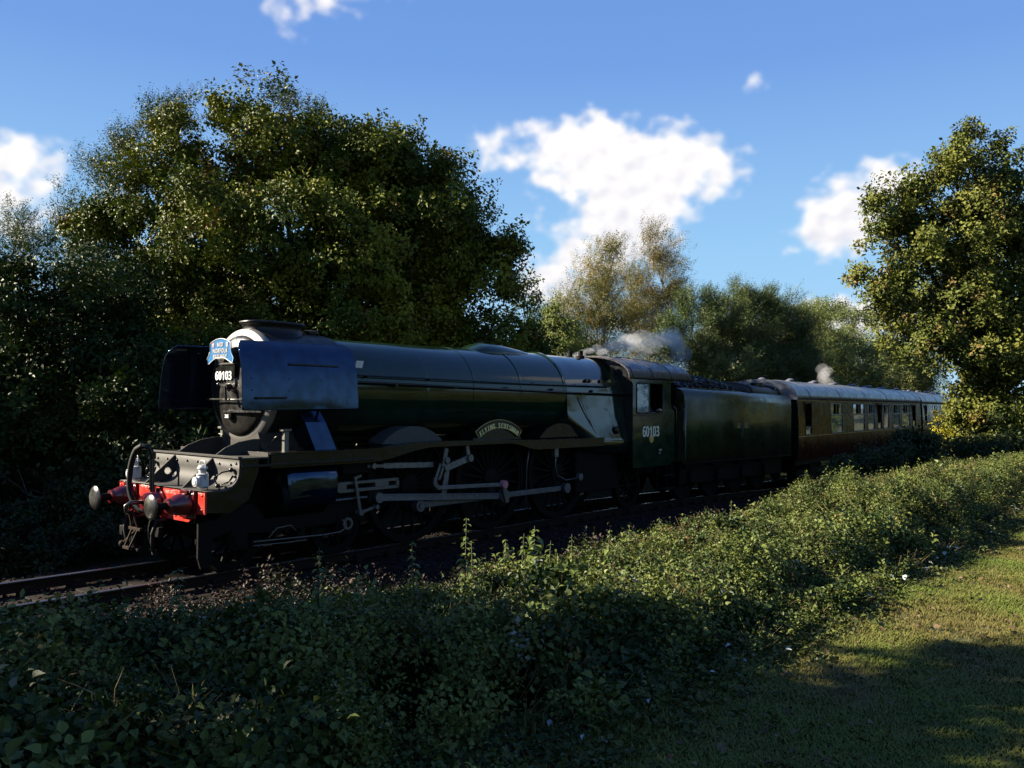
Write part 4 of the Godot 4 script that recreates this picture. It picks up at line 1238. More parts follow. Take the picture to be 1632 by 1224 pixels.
	b.lathe(Transform3D(Basis(Vector3(1, 0, 0), Vector3(0, 0, 1), Vector3(0, -1, 0)), Vector3(11.06, 1.92, 1.13)), [Vector2(0.09, 0), Vector2(0.09, 0.03), Vector2(0.05, 0.06), Vector2(0, 0.06)], 16)
	put("mudhole_door", b, M.black_paint, fire)
	# dome and steam collector
	b = MB.new()
	rings = []
	for q in [[6.95, 0.02, 0.3], [7.2, 0.13, 0.42], [7.45, 0.17, 0.46], [7.9, 0.17, 0.46], [8.5, 0.10, 0.42], [8.95, 0.03, 0.34]]:
		var r := []
		for k in 16:
			var a := TAU * k / 16
			r.append(Vector3(q[0], 3.55 + (q[1] + 0.1) * maxf(0, sin(a)) + 0.08 * minf(0, sin(a)), q[2] * cos(a)))
		rings.append(r)
	b.loft(rings)
	put("dome", b, M.green_paint, e)
	b = MB.new()
	for z in [-0.16, 0.16]: b.lathe(Transform3D(Basis(), Vector3(10.95, 3.62, z)), [Vector2(0.1, 0), Vector2(0.1, 0.08), Vector2(0.06, 0.1), Vector2(0.06, 0.2), Vector2(0.045, 0.22), Vector2(0, 0.22)], 14)
	put("safety_valve", b, M.dark_iron, e)
	# chimney
	b = MB.new()
	rings = []
	for q in [[3.58, 0.60, 0.42], [3.64, 0.53, 0.34], [3.70, 0.50, 0.30], [3.78, 0.50, 0.30], [3.80, 0.55, 0.35], [3.835, 0.56, 0.36], [3.845, 0.53, 0.33]]:
		var r := []
		for k in 32:
			var a := TAU * k / 32
			var cx := signf(cos(a)) * pow(absf(cos(a)), 0.75)
			var sz := signf(sin(a)) * pow(absf(sin(a)), 0.75)
			r.append(Vector3(2.36 + q[1] * cx, q[0], q[2] * sz))
		rings.append(r)
	b.loft(rings)
	put("chimney", b, M.smokebox_paint, e)
	b = MB.new()
	b.lathe(Transform3D(Basis(), Vector3(3.12, 3.6, 0.0)), [Vector2(0.09, 0), Vector2(0.09, 0.1), Vector2(0.14, 0.11), Vector2(0.14, 0.15), Vector2(0.08, 0.17), Vector2(0, 0.17)], 18)
	put("snifting_valve", b, M.smokebox_paint, e)
	# handrails and pipes along the boiler
	for s in [-1.0, 1.0]:
		b = MB.new()
		b.tube([Vector3(3.3, 2.865, 1.0 * s), Vector3(6.3, 2.825, 1.02 * s), Vector3(9.3, 2.78, 1.07 * s), Vector3(11.5, 2.755, 1.09 * s)], 0.026, 8)
		for x in [4.2, 5.7, 7.2, 8.7, 10.2]:
			b.cyl(Vector3(x, 2.83, 0.88 * s), Vector3(x, 2.83, 1.04 * s), 0.03, 0.03, 8)
		put("ejector_pipe", b, M.black_paint, e)
		b = MB.new()
		b.tube([Vector3(3.3, 2.985, 0.94 * s), Vector3(7.8, 2.945, 0.985 * s), Vector3(10.9, 2.94, 1.03 * s)], 0.014, 6)
		for x in [3.6, 5.1, 6.6, 8.1, 9.6]: b.cyl(Vector3(x, 2.965, 0.86 * s), Vector3(x, 2.965, 0.98 * s), 0.018, 0.012, 8)
		put("handrail", b, M.black_paint, e)
	b = MB.new()
	b.box(Transform3D(Basis(Vector3(1, 0, 0), 0.35), Vector3(3.52, 3.14, 0.83)), Vector3(0.16, 0.2, 0.006), 0.002)
	put("warning_label", b, M.white_paint, e)

	# --- smoke deflectors: plates that lean in towards the top
	for s in [-1.0, 1.0]:
		var d := MB.new()
		d.soft()
		var rows := []
		for i in 23:
			var f := i / 22.0
			var y := 2.40 + 1.04 * f - 0.05 * f * f * f
			var z := deflector_z(f)
			var c := 0.0
			var c2 := 0.0
			if y > 3.18: c = 0.26 - sqrt(maxf(0, 0.0676 - pow(y - 3.18, 2)))
			if y > 3.26: c2 = 0.18 - sqrt(maxf(0, 0.0324 - pow(y - 3.26, 2)))
			rows.append([1.05 + c + 0.03 * f, 3.17 - c2, y + 0.04 * f, z])
		for side in [0.012, -0.012]:
			d.soft()
			for i in 22:
				for k in 4:
					var p := func(rw, u: float) -> Vector3: return Vector3(lerpf(rw[0], rw[1], u), rw[2] + 0.03 * u, (rw[3] + side) * s)
					var q := [p.call(rows[i], k / 4.0), p.call(rows[i], (k + 1) / 4.0), p.call(rows[i + 1], (k + 1) / 4.0), p.call(rows[i + 1], k / 4.0)]
					if (side > 0) == (s > 0): d.quad(q[0], q[1], q[2], q[3])
					else: d.quad(q[3], q[2], q[1], q[0])
		var edge := []
		for i in 23: edge.append(Vector3(rows[i][0], rows[i][2], rows[i][3] * s))
		for i in range(22, -1, -1): edge.append(Vector3(rows[i][1], rows[i][2] + 0.03, rows[i][3] * s))
		edge.append(edge[0])
		d.tube(edge, 0.014, 6)
		var df := put("smoke_deflector", d, M.sky_tinted_black, e)
		b = MB.new()
		b.bar(Vector3(1.86, 3.10, 1.165 * s), Vector3(2.82, 3.10, 1.165 * s), 0.035, 0.05, 0.015)
		put("grab_rail", b, M.black_paint, df)
		b = MB.new()
		b.bar(Vector3(1.25, 2.575, 1.27 * s), Vector3(1.78, 2.585, 1.27 * s), 0.032, 0.04, 0.012)
		put("grab_rail", b, M.black_paint, df)
		for rx in [1.2, 1.85, 2.45, 2.95]:
			b = MB.new()
			for k in 5:
				var f := 0.1 + 0.17 * k
				b.lathe(Transform3D(Basis(Vector3(1, 0, 0), Vector3(0, 0, s), Vector3(0, -s, 0)), Vector3(rx, 2.40 + 1.08 * f - 0.05 * f * f * f, (deflector_z(f) + 0.012) * s)), [Vector2(0.016, 0), Vector2(0.011, 0.008), Vector2(0, 0.01)], 8)
			put("rivet_row", b, M.sky_tinted_black, df)
		# brackets
		b = MB.new()
		for x in [1.45, 2.8]:
			b.bar(Vector3(x, 2.5, 1.2 * s), Vector3(x, 2.5, 0.8 * s), 0.04, 0.03)
			b.bar(Vector3(x, 3.3, 1.05 * s), Vector3(x, 3.3, 0.7 * s), 0.04, 0.03)
		put("deflector_bracket", b, M.black_paint, df)
		# steam pipe casing
		b = MB.new()
		b.loft([[Vector3(2.28, 2.42, 0.78 * s), Vector3(2.72, 2.42, 0.78 * s), Vector3(2.72, 2.42, 0.5 * s), Vector3(2.28, 2.42, 0.5 * s)], [Vector3(2.36, 2.2, 0.93 * s), Vector3(2.76, 2.2, 0.93 * s), Vector3(2.76, 2.2, 0.5 * s), Vector3(2.36, 2.2, 0.5 * s)], [Vector3(2.5, 1.70, 1.06 * s), Vector3(2.92, 1.70, 1.06 * s), Vector3(2.92, 1.70, 0.6 * s), Vector3(2.5, 1.70, 0.6 * s)]], true, false)
		put("steam_pipe", b, M.sky_tinted_black, e)
	# saddle
	b = MB.new()
	rings = []
	for q in [[1.95, 0.42], [2.05, 0.5], [1.8, 0.62], [1.72, 0.85], [1.55, 0.9]]: rings.append([Vector3(1.78, q[0], q[1]), Vector3(2.95, q[0], q[1]), Vector3(2.95, q[0], -q[1]), Vector3(1.78, q[0], -q[1])])
	b.loft([rings[1], rings[2], rings[3], rings[4]], true, false)
	put("saddle", b, M.dusty_black, e)

	# --- front end
	var poly := PackedVector2Array([Vector2(-1.29, 1.26), Vector2(1.29, 1.26), Vector2(1.29, 0.94), Vector2(1.05, 0.93), Vector2(0.85, 0.80), Vector2(-0.85, 0.80), Vector2(-1.05, 0.93), Vector2(-1.29, 0.94)])
	b = MB.new()
	b.prism(poly, Transform3D(Basis(Vector3(0, 0, 1), Vector3(0, 1, 0), Vector3(-1, 0, 0)), Vector3(0.45, 0, 0)), -0.03, 0.0)
	var beam := put("buffer_beam", b, M.red_beam, e)
	for q in [[-1.22, 1.2], [-1.22, 1.0], [1.22, 1.2], [1.22, 1.0], [-0.32, 1.2], [0.32, 1.2], [-0.5, 0.86], [0.5, 0.86]]:
		b = MB.new()
		b.ball(Vector3(0.45, q[1], q[0]), 0.017, 6)
		put("rivet", b, M.red_beam, beam)
	# platform behind the beam, curving up to the running plate, with end cheeks
	var curve := []
	for i in 9:
		var a := PI * 0.5 * i / 8.0
		curve.append(Vector2(0.72 + 0.26 * sin(a), 1.262 + 0.26 * (1 - cos(a))))
	b = MB.new()
	b.soft()
	var floor_line := [Vector2(0.45, 1.262)] + curve + [Vector2(0.98, 1.71)]
	poly = PackedVector2Array()
	for q in floor_line: poly.append(q)
	for i in range(floor_line.size() - 1, -1, -1): poly.append(floor_line[i] + Vector2(0.0 if i == 0 else 0.022, -0.022 if i < floor_line.size() - 1 else 0.0))
	b.prism(poly, SIDE, -1.285, 1.285, true)
	var plat := put("front_platform", b, M.dusty_black, e)
	for s in [-1.0, 1.0]:
		b = MB.new()
		poly = PackedVector2Array([Vector2(0.46, 1.24), Vector2(0.46, 0.96), Vector2(0.85, 0.93), Vector2(1.15, 1.1), Vector2(1.3, 1.5), Vector2(1.3, 1.7), Vector2(1.0, 1.7)])
		for i in range(curve.size() - 1, -1, -1): poly.append(curve[i] + Vector2(0.02, -0.024))
		b.prism(poly, SIDE, s * 1.272 - 0.012, s * 1.272 + 0.012)
		put("end_cheek", b, M.black_paint, plat)
		for i in 9:
			if i % 2 == 0 or i > 5:
				b = MB.new()
				var q: Vector2 = curve[mini(i, 8)] + Vector2(-0.004, 0.01 + (0.09 if i == 8 else 0.0))
				b.ball(Vector3(q.x, q.y, s * 1.21), 0.018, 6)
				put("bolt", b, M.black_paint, plat)
	for i in 8:
		b = MB.new()
		b.ball(Vector3(0.976, 1.60, -1.1 + i * 0.31), 0.018, 6)
		put("bolt", b, M.black_paint, plat)
	b = MB.new()
	b.bx(0.955, 1.02, 1.69, 1.725, -1.30, 1.30, 0.006)
	put("platform_angle", b, M.dusty_black, plat)
	# plate frames that rise through the platform
	for s in [-1.0, 1.0]:
		poly = PackedVector2Array([Vector2(0.5, 1.265), Vector2(1.0, 1.70), Vector2(1.18, 1.82), Vector2(1.4, 1.90), Vector2(1.65, 1.94), Vector2(1.95, 1.94), Vector2(2.05, 1.72), Vector2(2.05, 1.5), Vector2(1.0, 1.5), Vector2(1.0, 1.27)])
		var hole := PackedVector2Array()
		for i in 12: hole.append(Vector2(0.86 + 0.055 * cos(TAU * i / 12), 1.43 + 0.055 * sin(TAU * i / 12)))
		b = MB.new()
		b.prism(holed(poly, hole), SIDE, s * 0.56 - 0.014, s * 0.56 + 0.014)
		put("frame_plate", b, M.dusty_black, e)
		# low box on top of the running plate, oil pot and its pipes
		b = MB.new()
		b.bx(1.98, 2.06, 1.72, 2.08, s * 0.9 - 0.04, s * 0.9 + 0.04)
		b.bx(1.94, 2.10, 2.06, 2.1, s * 0.9 - 0.06, s * 0.9 + 0.06)
		b.tube([Vector3(2.0, 2.0, s * 0.86), Vector3(2.1, 2.02, s * 0.7), Vector3(2.2, 1.86, s * 0.62), Vector3(2.3, 1.72, s * 0.6)], 0.015, 6)
		b.tube([Vector3(1.9, 1.98, s * 0.84), Vector3(1.95, 1.95, s * 0.7), Vector3(1.9, 1.8, s * 0.62)], 0.012, 6)
		put("lubricator", b, M.worn_steel, e)
		b = MB.new()
		b.tube([Vector3(0.8, 1.30, s * 1.02), Vector3(0.74, 1.42, s * 1.02), Vector3(0.82, 1.5, s * 1.10), Vector3(0.93, 1.52, s * 1.14)], 0.012, 6)
		b.tube([Vector3(0.8, 1.30, s * 1.02), Vector3(0.92, 1.36, s * 1.12), Vector3(0.96, 1.45, s * 1.15)], 0.010, 6)
		b.ball(Vector3(0.8, 1.30, s * 1.02), 0.035)
		b.ball(Vector3(0.94, 1.53, s * 1.14), 0.035)
		put("grab_loop", b, M.black_paint, plat)
	b = MB.new()
	b.cyl(Vector3(0.62, 1.262, 0.24), Vector3(0.62, 1.50, 0.24), 0.014, 0.012, 8)
	put("lamp_bracket", b, M.dusty_black, plat)
	# buffers
	for s in [-1.0, 1.0]:
		var bt := Transform3D(Basis(Vector3(0, 1, 0), Vector3(-1, 0, 0), Vector3(0, 0, 1)), Vector3(0.45, 1.06, 0.87 * s))
		b = MB.new()
		b.box(Transform3D(Basis(), Vector3(0.43, 1.06, 0.87 * s)), Vector3(0.04, 0.40, 0.40), 0.01)
		b.lathe(bt, [Vector2(0.165, 0.02), Vector2(0.165, 0.05), Vector2(0.155, 0.12), Vector2(0.145, 0.2), Vector2(0.12, 0.26), Vector2(0.1, 0.29), Vector2(0.1, 0.34), Vector2(0.07, 0.345), Vector2(0, 0.345)], 28)
		var bf := put("buffer", b, M.red_casting, e)
		b = MB.new()
		b.cyl(Vector3(0.12, 1.06, 0.87 * s), Vector3(-0.08, 1.06, 0.87 * s), 0.055, 0.055, 16)
		put("spindle", b, M.dark_iron, bf)
		b = MB.new()
		b.lathe(bt, [Vector2(0.0, 0.52), Vector2(0.08, 0.52), Vector2(0.172, 0.545), Vector2(0.178, 0.56), Vector2(0.155, 0.58), Vector2(0.1, 0.597), Vector2(0.0, 0.602)], 28)
		put("buffer_head", b, M.steel, bf)
		b = MB.new()
		b.bx(0.36, 0.42, 1.215, 1.26, 0.80 * s, 0.96 * s, 0.006)
		b.ball(Vector3(0.4, 1.25, 1.0 * s), 0.022, 6)
		put("step_plate", b, M.red_casting, bf)
	# draw hook and screw coupling
	b = MB.new()
	b.lathe(Transform3D(Basis(Vector3(0, 1, 0), Vector3(-1, 0, 0), Vector3(0, 0, 1)), Vector3(0.45, 1.03, 0)), [Vector2(0.2, 0), Vector2(0.2, 0.03), Vector2(0.15, 0.035), Vector2(0.14, 0.2), Vector2(0.10, 0.26), Vector2(0, 0.26)], 24)
	var hook := put("drawhook_housing", b, M.red_casting, e)
	b = MB.new()
	b.tube([Vector3(0.2, 1.04, 0), Vector3(0.02, 1.04, 0), Vector3(-0.05, 1.0, 0), Vector3(-0.04, 0.93, 0), Vector3(0.02, 0.9, 0)], 0.032, 8)
	put("drawhook", b, M.steel, hook)
	b = MB.new()
	for s in [-1.0, 1.0]:
		b.bar(Vector3(0.02, 0.95, 0.06 * s), Vector3(0.1, 0.66, 0.09 * s), 0.03, 0.03)
		b.bar(Vector3(0.1, 0.66, 0.09 * s), Vector3(-0.02, 0.4, 0.075 * s), 0.03, 0.03)
	b.bar(Vector3(0.1, 0.66, -0.18), Vector3(0.1, 0.66, 0.18), 0.045, 0.045)
	b.bar(Vector3(-0.02, 0.4, -0.1), Vector3(-0.02, 0.4, 0.1), 0.045, 0.045)
	b.bar(Vector3(0.1, 0.66, 0.05), Vector3(0.05, 0.42, -0.3), 0.028, 0.028)
	b.ball(Vector3(0.05, 0.42, -0.3), 0.05)
	put("screw_coupling", b, M.rail_side, hook)
	# vacuum standpipe and ribbed hose
	b = MB.new()
	b.tube([Vector3(0.40, 0.7, 0.1), Vector3(0.37, 1.0, -0.02), Vector3(0.36, 1.3, -0.06), Vector3(0.36, 1.74, -0.06), Vector3(0.33, 1.82, -0.08), Vector3(0.24, 1.86, -0.14)], 0.038, 10)
	b.cyl(Vector3(0.36, 1.66, -0.06), Vector3(0.36, 1.75, -0.06), 0.055, 0.055, 12)
	b.bar(Vector3(0.25, 1.86, -0.22), Vector3(0.25, 1.8, -0.36), 0.03, 0.03)
	put("vacuum_pipe", b, M.black_paint, e)
	b = MB.new()
	var hose := []
	var hr := []
	var key := [Vector3(0.25, 1.86, -0.13), Vector3(0.22, 1.80, -0.26), Vector3(0.22, 1.62, -0.40), Vector3(0.22, 1.40, -0.47), Vector3(0.22, 1.18, -0.46), Vector3(0.24, 1.0, -0.37), Vector3(0.28, 0.9, -0.24), Vector3(0.33, 0.88, -0.14)]
	var cv := Curve3D.new()
	for i in key.size():
		var tn: Vector3 = (key[mini(i + 1, key.size() - 1)] - key[maxi(i - 1, 0)]) / 6.0
		cv.add_point(key[i], -tn, tn)
	for i in 97:
		hose.append(cv.sample_baked(cv.get_baked_length() * i / 96.0))
		hr.append(0.046 if i % 2 else 0.036)
	b.tube(hose, hr, 10)
	put("vacuum_hose", b, M.rubber, e)
	b = MB.new()
	for q in [[0.5, -0.34], [0.5, 0.34], [0.47, -0.62]]:
		b.tube([Vector3(0.4, 0.8, q[1]), Vector3(0.25, 0.78, q[1] * 0.98), Vector3(0.2, 0.6, q[1] * 0.9), Vector3(0.22, 0.38, q[1] * 0.8), Vector3(0.28, 0.3, q[1] * 0.7)], 0.03, 8)
		b.ball(Vector3(0.28, 0.31, q[1] * 0.7), 0.05)
	put("brake_hose", b, M.rubber, e)
	b = MB.new()
	b.bx(0.28, 0.36, 0.52, 0.68, 0.22, 0.34)
	b.bx(0.3, 0.38, 0.45, 0.6, -0.95, -0.85)
	put("pipe_tap", b, M.dark_iron, e)

	# --- running plates, valances, splashers
	for s in [-1.0, 1.0]:
		var up := func(x: float) -> float:
			if x < 3.4: return 1.76
			if x < 4.9: return lerpf(1.76, 1.83, smoothstep(3.4, 4.9, x))
			return lerpf(1.83, 1.77, clampf((x - 5.5) / 3.0, 0, 1))
		var dn := func(x: float) -> float:
			if x < 3.4: return 1.53
			if x < 7.0: return lerpf(1.53, 1.735, smoothstep(3.4, 4.9, x))
			return lerpf(1.735, 1.58, smoothstep(7.0, 7.9, x))
		b = MB.new()
		poly = PackedVector2Array()
		var top := []
		var bot := []
		for i in 41:
			var x := lerpf(1.5, 10.3, i / 40.0)
			top.append(Vector2(x, up.call(x) - 0.03))
			bot.append(Vector2(x, dn.call(x)))
		bot.reverse()
		for q in top + bot: poly.append(q)
		b.prism(poly, SIDE, s * 1.285 - 0.012, s * 1.285 + 0.012, true)
		put("valance", b, M.green_paint if false else M.black_paint, e)
		b = MB.new()
		poly = PackedVector2Array()
		var lower := []
		for i in 41:
			var x := lerpf(1.47, 10.3, i / 40.0)
			poly.append(Vector2(x, up.call(x)))
			lower.append(Vector2(x, up.call(x) - 0.028))
		lower.reverse()
		for q in lower: poly.append(q)
		b.prism(poly, SIDE, s * 0.98 - 0.32, s * 0.98 + 0.335, true)
		put("running_plate", b, M.black_paint, e)
		b = MB.new()
		b.bx(1.455, 1.475, 1.60, 1.765, s * 0.98 - 0.30, s * 0.98 + 0.31, 0.004)
		b.bx(1.0, 1.47, 1.68, 1.705, s * 0.98 - 0.32, s * 0.98 + 0.33, 0.004)
		put("step_front", b, M.dusty_black, e)
		b = MB.new()
		b.bx(1.0, 3.5, 1.56, 1.6, s * 1.30 - 0.03, s * 1.30 + 0.03, 0.006)
		put("lower_angle", b, M.black_paint, e)
		for wi in 3:
			var cx: float = [4.66, MID, 9.05][wi]
			poly = PackedVector2Array()
			var half := acos((1.80 - 1.015) / 1.09)
			for i in 17:
				var a := lerpf(-half, half, i / 16.0)
				poly.append(Vector2(cx + 1.09 * sin(a), 1.015 + 1.09 * cos(a)))
			b = MB.new()
			b.prism(poly, SIDE, s * 0.80 - 0.2, s * 0.80 + 0.2, true)
			put("splasher", b, M.black_paint if wi else M.splasher_sheen_grey, e)  # only the leading one has reflected light in its colour
		# nameplate on its backing
		poly = PackedVector2Array()
		var inner := []
		for i in 21:
			var a := lerpf(-0.63, 0.63, i / 20.0)
			poly.append(Vector2(MID + 1.185 * sin(a), 1.015 + 1.185 * cos(a)))
			inner.append(Vector2(MID + 1.03 * sin(a), 1.015 + 1.03 * cos(a)))
		var bead := []
		for q in poly: bead.append(Vector3(q.x, q.y, 1.045 * s))
		inner.reverse()
		for q in inner:
			poly.append(q)
			bead.append(Vector3(q.x, q.y, 1.045 * s))
		bead.append(bead[0])
		b = MB.new()
		b.prism(poly, SIDE, s * 1.02 - 0.02, s * 1.02 + 0.02)
		var np := put("nameplate", b, M.black_paint, e)
		b = MB.new()
		b.tube(bead, 0.006, 6)
		put("rim", b, M.brass, np)
		var word := "FLYING SCOTSMAN"
		for i in word.length():
			if word[i] == " ": continue
			var a: float = lerpf(-0.545, 0.545, i / float(word.length() - 1)) * s
			var rr := 1.065
			var bas := Basis(Vector3(0, 0, 1), -a) if s > 0 else Basis(Vector3.UP, PI) * Basis(Vector3(0, 0, 1), a)
			lettering("letter", word[i], 0.1, M.plate_letter, np, Transform3D(bas, Vector3(MID + rr * sin(a), 1.015 + rr * cos(a), 1.044 * s)), 0.8, 0.014)

	# --- wheels and motion
	for s in [-1.0, 1.0]:
		for x in [LEAD, MID, TRAIL]: wheel(1.015, 20, e, Vector3(x, 1.015, 0.775 * s), s, 0.33)
		for x in [1.15, 3.055]: wheel(0.483, 10, e, Vector3(x, 0.483, 0.775 * s), s, 0.0, "bogie_wheel")
		wheel(0.559, 10, e, Vector3(12.05, 0.52, 0.775 * s), s, 0.0, "trailing_wheel")
		# bogie frame with guard iron
		b = MB.new()
		poly = PackedVector2Array([Vector2(0.5, 0.80), Vector2(0.78, 0.82), Vector2(0.95, 0.98), Vector2(1.35, 1.0), Vector2(1.6, 0.75), Vector2(2.65, 0.75), Vector2(2.85, 0.98), Vector2(3.3, 0.98), Vector2(3.55, 0.7), Vector2(3.45, 0.6), Vector2(2.75, 0.55), Vector2(1.5, 0.55), Vector2(0.95, 0.62), Vector2(0.72, 0.55), Vector2(0.70, 0.16), Vector2(0.55, 0.14), Vector2(0.5, 0.3)])
		b.prism(poly, SIDE, s * 1.02 - 0.02, s * 1.02 + 0.02)
		put("bogie_frame", b, M.dark_iron, e)
		for x in [1.15, 3.055]:
			b = MB.new()
			b.bx(x - 0.14, x + 0.14, 0.33, 0.66, s * 0.94, s * 1.07, 0.02)
			b.cyl(Vector3(x, 0.483, s * 1.06), Vector3(x, 0.483, s * 1.09), 0.11, 0.1)
			put("axlebox", b, M.dark_iron, e)
		# cylinder: a rounded drum with a flatter outer face
		rings = []
		for q in [[1.86, 0.9], [1.9, 0.98], [1.93, 1.0], [2.74, 1.0], [2.78, 0.97]]:
			var r := []
			for k in 36:
				var a := TAU * k / 36
				var cy := signf(sin(a)) * pow(absf(sin(a)), 0.55)
				var cz := signf(cos(a)) * pow(absf(cos(a)), 0.55)
				r.append(Vector3(q[0], 1.19 + 0.325 * q[1] * cy, s * (0.93 + 0.32 * q[1] * cz)))
			rings.append(r)
		b = MB.new()
		b.loft(rings)
		put("cylinder", b, M.sky_tinted_black, e)
		b = MB.new()
		for q in [[1.80, 1.32], [2.84, 1.40]]:
			b.cyl(Vector3(q[0] - 0.05, q[1], s * 0.98), Vector3(q[0] + 0.06, q[1], s * 0.98), 0.11, 0.11)
		b.cyl(Vector3(1.78, 1.05, s * 0.98), Vector3(1.88, 1.05, s * 0.98), 0.24, 0.28, 24)
		b.cyl(Vector3(2.75, 1.0, s * 0.98), Vector3(2.9, 0.98, s * 0.98), 0.15, 0.12, 18)
		put("cylinder_cover", b, M.dark_iron, e)
		var z: float = s * 1.10
		b = MB.new()
		b.cyl(Vector3(2.8, 0.93, z), Vector3(3.55, 0.93, z), 0.035, 0.035, 12)
		put("piston_rod", b, M.steel, e)
		b = MB.new()
		b.bar(Vector3(2.9, 1.195, z), Vector3(4.18, 1.195, z), 0.05, 0.09)
		b.bar(Vector3(2.9, 1.07, z), Vector3(4.18, 1.07, z), 0.055, 0.09)
		b.bx(4.13, 4.19, 1.06, 1.2, z - 0.045, z + 0.045)
		b.bx(2.86, 3.05, 1.05, 1.21, z - 0.04, z + 0.04)
		b.bx(3.65, 3.95, 1.09, 1.18, z - 0.05, z + 0.05)
		put("slide_bar", b, M.worn_steel, e)
		b = MB.new()
		b.bx(3.5, 3.82, 0.83, 1.05, z - 0.06, z + 0.06, 0.02)
		put("crosshead", b, M.dark_iron, e)
		b = MB.new()
		b.bar(Vector3(3.18, 1.30, z + s * 0.08), Vector3(3.30, 0.70, z + s * 0.08), 0.055, 0.03)
		b.bar(Vector3(3.16, 1.27, z + s * 0.08), Vector3(3.36, 1.30, z + s * 0.02), 0.05, 0.03)
		b.cyl(Vector3(3.30, 0.70, z), Vector3(3.30, 0.70, z + s * 0.12), 0.05, 0.05, 12)
		b.bar(Vector3(3.30, 0.68, z + s * 0.04), Vector3(3.66, 0.76, z + s * 0.04), 0.05, 0.03)
		b.cyl(Vector3(3.66, 0.76, z), Vector3(3.66, 0.76, z + s * 0.1), 0.04, 0.04, 12)
		put("union_link", b, M.worn_steel, e)
		var zc: float = s * 1.06
		b = MB.new()
		b.bar(Vector3(LEAD, 0.685, zc), Vector3(MID, 0.685, zc), 0.11, 0.035, 0.01)
		b.cyl(Vector3(LEAD, 0.685, zc - s * 0.06), Vector3(LEAD, 0.685, zc + s * 0.07), 0.12, 0.11, 20)
		b.cyl(Vector3(LEAD, 0.685, zc + s * 0.07), Vector3(LEAD, 0.685, zc + s * 0.1), 0.05, 0.05, 12)
		put("coupling_rod", b, M.oily_steel, e)
		b = MB.new()
		b.bar(Vector3(MID, 0.685, zc), Vector3(TRAIL - 0.2, 0.685, zc), 0.11, 0.04, 0.01)
		b.cyl(Vector3(TRAIL, 0.685, zc - s * 0.06), Vector3(TRAIL, 0.685, zc + s * 0.06), 0.11, 0.11, 18)
		put("coupling_rod", b, M.oily_steel, e)
		var zr: float = s * 1.16
		b = MB.new()
		b.bar(Vector3(3.72, 0.91, zr), Vector3(MID, 0.685, zr), 0.125, 0.03, 0.008)
		b.bar(Vector3(3.9, 0.945, zr), Vector3(MID - 0.2, 0.745, zr), 0.022, 0.05, 0.006)
		b.bar(Vector3(3.9, 0.852, zr), Vector3(MID - 0.2, 0.652, zr), 0.022, 0.05, 0.006)
		b.cyl(Vector3(3.7, 0.91, zr - s * 0.05), Vector3(3.7, 0.91, zr + s * 0.05), 0.09, 0.09, 16)
		b.cyl(Vector3(MID, 0.685, zr - s * 0.06), Vector3(MID, 0.685, zr + s * 0.06), 0.13, 0.13, 20)
		put("connecting_rod", b, M.oily_steel, e)
		var zx: float = s * 1.25
		b = MB.new()
		b.bar(Vector3(MID + 0.02, 0.56, zx), Vector3(MID - 0.1, 0.93, zx), 0.12, 0.04, 0.012)
		put("return_crank", b, M.worn_steel, e)
		b = MB.new()
		b.cyl(Vector3(MID - 0.1, 0.93, zx - s * 0.03), Vector3(MID - 0.1, 0.93, zx + s * 0.06), 0.085, 0.08, 16)
		put("crank_bearing", b, M.pink_enamel, e)
		b = MB.new()
		b.bar(Vector3(MID - 0.16, 0.93, zx), Vector3(5.06, 0.99, zx), 0.075, 0.03, 0.008)
		put("eccentric_rod", b, M.oily_steel, e)
		b = MB.new()
		b.bar(Vector3(5.06, 0.97, zx), Vector3(4.95, 1.06, zx), 0.09, 0.05, 0.015)
		b.bar(Vector3(4.95, 1.04, zx), Vector3(4.96, 1.18, zx), 0.085, 0.05, 0.015)
		b.bar(Vector3(4.99, 1.14, zx - s * 0.03), Vector3(5.12, 1.42, zx - s * 0.03), 0.05, 0.04, 0.01)
		b.bar(Vector3(5.08, 1.12, zx - s * 0.03), Vector3(5.21, 1.40, zx - s * 0.03), 0.05, 0.04, 0.01)
		b.bar(Vector3(5.16, 1.36, zx), Vector3(5.24, 1.70, zx), 0.085, 0.05, 0.015)
		b.cyl(Vector3(5.22, 1.48, zx), Vector3(5.22, 1.48, zx + s * 0.06), 0.065, 0.06, 14)
		put("expansion_link", b, M.worn_steel, e)
		b = MB.new()
		b.bar(Vector3(3.86, 1.44, z), Vector3(5.05, 1.40, z), 0.10, 0.03, 0.008)
		b.bar(Vector3(3.5, 1.45, z), Vector3(3.9, 1.44, z), 0.06, 0.05)
		b.cyl(Vector3(3.6, 1.45, z), Vector3(3.6, 1.45, z + s * 0.08), 0.05, 0.05, 12)
		put("radius_rod", b, M.oily_steel, e)
		b = MB.new()
		b.bar(Vector3(5.35, 1.31, z), Vector3(6.0, 1.48, z), 0.13, 0.035, 0.01)
		b.cyl(Vector3(6.0, 1.48, z - s * 0.02), Vector3(6.0, 1.48, z + s * 0.06), 0.075, 0.07, 14)
		b.bar(Vector3(6.0, 1.46, z), Vector3(5.94, 1.72, z), 0.09, 0.04, 0.012)
		b.bar(Vector3(5.5, 1.28, z - s * 0.1), Vector3(5.42, 0.8, z - s * 0.1), 0.12, 0.05)
		put("lifting_arm", b, M.oily_steel, e)
		b = MB.new()
		b.bx(3.0, 3.6, 1.34, 1.55, s * 0.9 - 0.06, s * 0.9 + 0.2)
		b.bx(5.0, 6.1, 0.9, 1.72, s * 0.66 - 0.03, s * 0.66 + 0.03)
		put("motion_bracket", b, M.dark_iron, e)
		# pipes low down beside the bogie, and the sand pipes
		b = MB.new()
